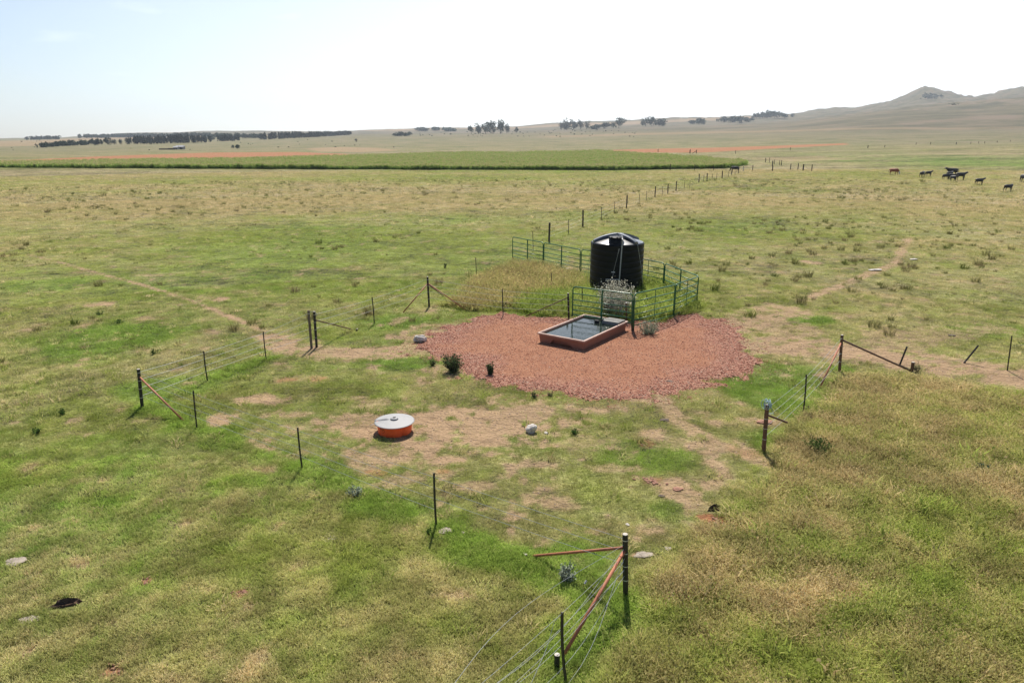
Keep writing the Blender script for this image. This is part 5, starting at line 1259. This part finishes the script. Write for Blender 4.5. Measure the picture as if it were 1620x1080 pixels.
for k, (u, v, w_, h_, lb) in enumerate(((154.5, 229.3, 9, 9.5, 'dark round pine first left of the long plantation'), (171, 229.3, 13, 11, 'broad dark pine second left of the long plantation'), (181, 229, 8, 9, 'dark pine third left of the long plantation'), (191.5, 228.5, 7, 8, 'slim dark pine in the gap before the long plantation'),
        (202, 228.3, 10, 10, 'dark pine touching the left end of the long plantation'), (334, 221.8, 10, 5, 'low tree between the two dark plantations'), (368.5, 235, 5, 5.5, 'small lone tree left of a pair out on the plain'), (375.5, 235.5, 9, 7, 'broader lone tree of the pair out on the plain'), (563, 224.5, 4, 5, 'tiny lone tree right of the plantations'))):
    tree(u, v, w_, h_, lb, 200 + k, M_FAR if k < 6 else M_FARG, 380)
MID = [(632, 215.5, 14, 4), (640, 215.5, 12, 5), (647, 215.2, 8, 4.5), (745.5, 212.5, 9, 9), (757, 212, 12, 11), (768, 212, 12, 12), (780, 211.8, 14, 13.5), (792, 211.5, 15, 15), (802, 211, 9, 11), (817, 210.5, 6, 6),
       (668, 207, 18, 3.5), (690, 206.5, 14, 3.5), (710, 208, 20, 4), (888, 205.5, 8, 9), (896, 205.5, 12, 12), (907, 205, 14, 12.5), (918, 204.5, 10, 10), (928, 204, 8, 10), (945, 204.5, 18, 5), (958, 203.5, 14, 6), (970, 203, 7, 7), (979, 203, 14, 10.5),
       (1021, 200.5, 12, 9.5), (1031, 200, 12, 10), (1042, 200, 14, 9), (1049, 199.5, 7, 6), (1093, 196.5, 12, 5), (1104, 197, 16, 6.5), (1111, 197, 8, 5), (1146, 193.5, 14, 6), (1158, 194, 14, 6.5), (1170, 194.2, 14, 6.5), (1181, 193.5, 12, 5.5),
       (1196, 188, 10, 6), (1207, 187.2, 14, 7.5), (1218, 187, 14, 8), (1230, 187.5, 14, 8), (1241, 188, 10, 6), (1254, 185.5, 6, 4)]
grp = [(0, 3, 'grey green tree in the low clump left of the tallest grove'), (3, 9, 'rounded tree in the tallest grove at mid skyline'), (9, 10, 'small lone tree just right of the tallest grove'), (10, 13, 'tiny pale tree on the skyline left of the tallest grove'),
       (13, 18, 'tree in the second grove, right of the tallest one'), (18, 20, 'low straggling tree between the second and third groves'), (20, 22, 'tree of the pair right of the second grove'), (22, 26, 'tree in the dark grove above and right of the tank'), (26, 29, 'low tree in the faint clump left of the hill'),
       (29, 33, 'low tree in the broad row below the foot of the hill'), (33, 38, 'tree in the row where the hill slope begins'), (38, 39, 'small lone tree at the right end of the hill foot row')]
ORD = ['first', 'second', 'third', 'fourth', 'fifth', 'sixth', 'seventh']
for a, b_, lb0 in grp:
    for k in range(a, b_):
        u, v, w_, h_ = MID[k]; lb = lb0 if b_ - a == 1 else lb0.replace('tree ', 'tree, %s from the left, ' % ORD[k - a], 1); tree(u, v, w_ * 1.2, h_ * 1.3, lb, 300 + k, M_FARG, 340, 0, ('trees, ' + lb0.split(' in ')[-1]) if b_ - a > 1 else None)
# dark scrub on the hill and dotted bushes
def dots(name, label, pts, wpx, hpx, mat, seed):
    rr = random.Random(seed); m = MB(); org = T(*pts[0])
    for (u, v) in pts:
        x, y, z = T(u, v); crown_add(m, Vector((x, y, z - .2)), wpx / 1100 * y * rr.uniform(.6, 1.4), pxh(hpx, y) * rr.uniform(.6, 1.3), 14, rr, .4)
    return tag(m.build(name, mat, None, org=org), label, 'bushes', kind='stuff')
rr = random.Random(5)
dots('hill_scrub', 'dark scrub in a hollow on the pointed hill', [(rr.gauss(1473, 7.5), rr.gauss(153, 1.6)) for _ in range(110)], 2.5, 1.0, M_FARG, 9)
dots('hill_scrub', 'small dark scrub on the ridge below the hills', [(rr.gauss(1508, 3), rr.gauss(166, .6)) for _ in range(14)], 2, 1.0, M_FARG, 10)
dots('distant_bushes', 'tiny dark bushes and stock dotted over the far plain', [(rr.uniform(660, 1010), rr.uniform(206, 217)) for _ in range(70)], 2.2, 1.2, M_FAR, 11)
dots('distant_bushes', 'tiny dark bushes dotted over the left plain', [(rr.uniform(0, 640), rr.uniform(222, 239)) for _ in range(40)], 2.2, 1.2, M_FAR, 12)
# farm shed out on the plain
def shed(u, v, w_, d_, h_, label, seed):
    x, y, z = T(u, v); t = empty('farm_shed', (x, y, z), label, 'shed'); m = MB(); m.box((0, 0, h_ / 2 - .2), (w_, d_, h_ + .4)); m.build('walls', M_CONC, t)
    m = MB(); o = .4; m.add([(-w_/2-o, -d_/2-o, h_), (w_/2+o, -d_/2-o, h_), (w_/2+o, d_/2+o, h_), (-w_/2-o, d_/2+o, h_), (-w_/2-o, 0, h_+d_*.28), (w_/2+o, 0, h_+d_*.28)], [(0, 1, 5, 4), (2, 3, 4, 5), (0, 4, 3), (1, 2, 5)]); m.build('roof', M_PVC, t)
    m = MB(); m.box((w_ * .2, -d_ / 2 - .02, h_ * .4), (w_ * .25, .06, h_ * .8)); m.build('door', M_DARK, t)
shed(286, 236.5, 7, 5, 2.4, 'small pale roofed shed out on the left plain', 1)
shed(279, 236.8, 4, 4, 2.0, 'tiny lean to left of the pale roofed shed', 2)
x, y, z = T(265, 237); m = MB(); m.box((0, 0, .5), (16, 1.2, 1.4)); m.box((3, 1, .6), (6, 1.0, 1.7)); tag(m.build('stone_kraal_wall', M_DUNG, None, loc=(x, y, z)), 'low dark wall left of the small shed on the plain', 'wall')
# gate posts with junk by the ploughed strip
x, y, z = T(1097, 243); t = empty('field_gate', (x, y, z), 'brown gate posts and leaning strut at the back of the maize', 'gate')
m = MB(); m.tube([(-1.8, 0, -.1), (-1.8, 0, 2.2)], .18, 6); m.build('post', M_WOODD, t); m = MB(); m.tube([(1.6, 0, -.1), (1.6, 0, 2.0)], .18, 6); m.build('post', M_WOODD, t)
m = MB(); m.tube([(-.6, 0, 0), (1.6, 0, 1.5)], .14, 6); m.build('strut', M_WOODD, t)

# ------------------------------------------------------------------ air
def haze():
    m, N, L = newmat('summer_haze'); out = N.new('ShaderNodeOutputMaterial'); v = N.new('ShaderNodeVolumePrincipled'); L.new(v.outputs[0], out.inputs['Volume'])
    v.inputs['Color'].default_value = (.80, .89, 1.0, 1); v.inputs['Density'].default_value = HAZE_D; v.inputs['Anisotropy'].default_value = .3
    b = MB(); top, bot = 460, -60; b.box((0, 0, (top + bot) / 2), (20600, 20600, top - bot)); o = b.build('haze', m); o['kind'] = 'stuff'; o['label'] = 'pale summer haze over the plain'
haze()
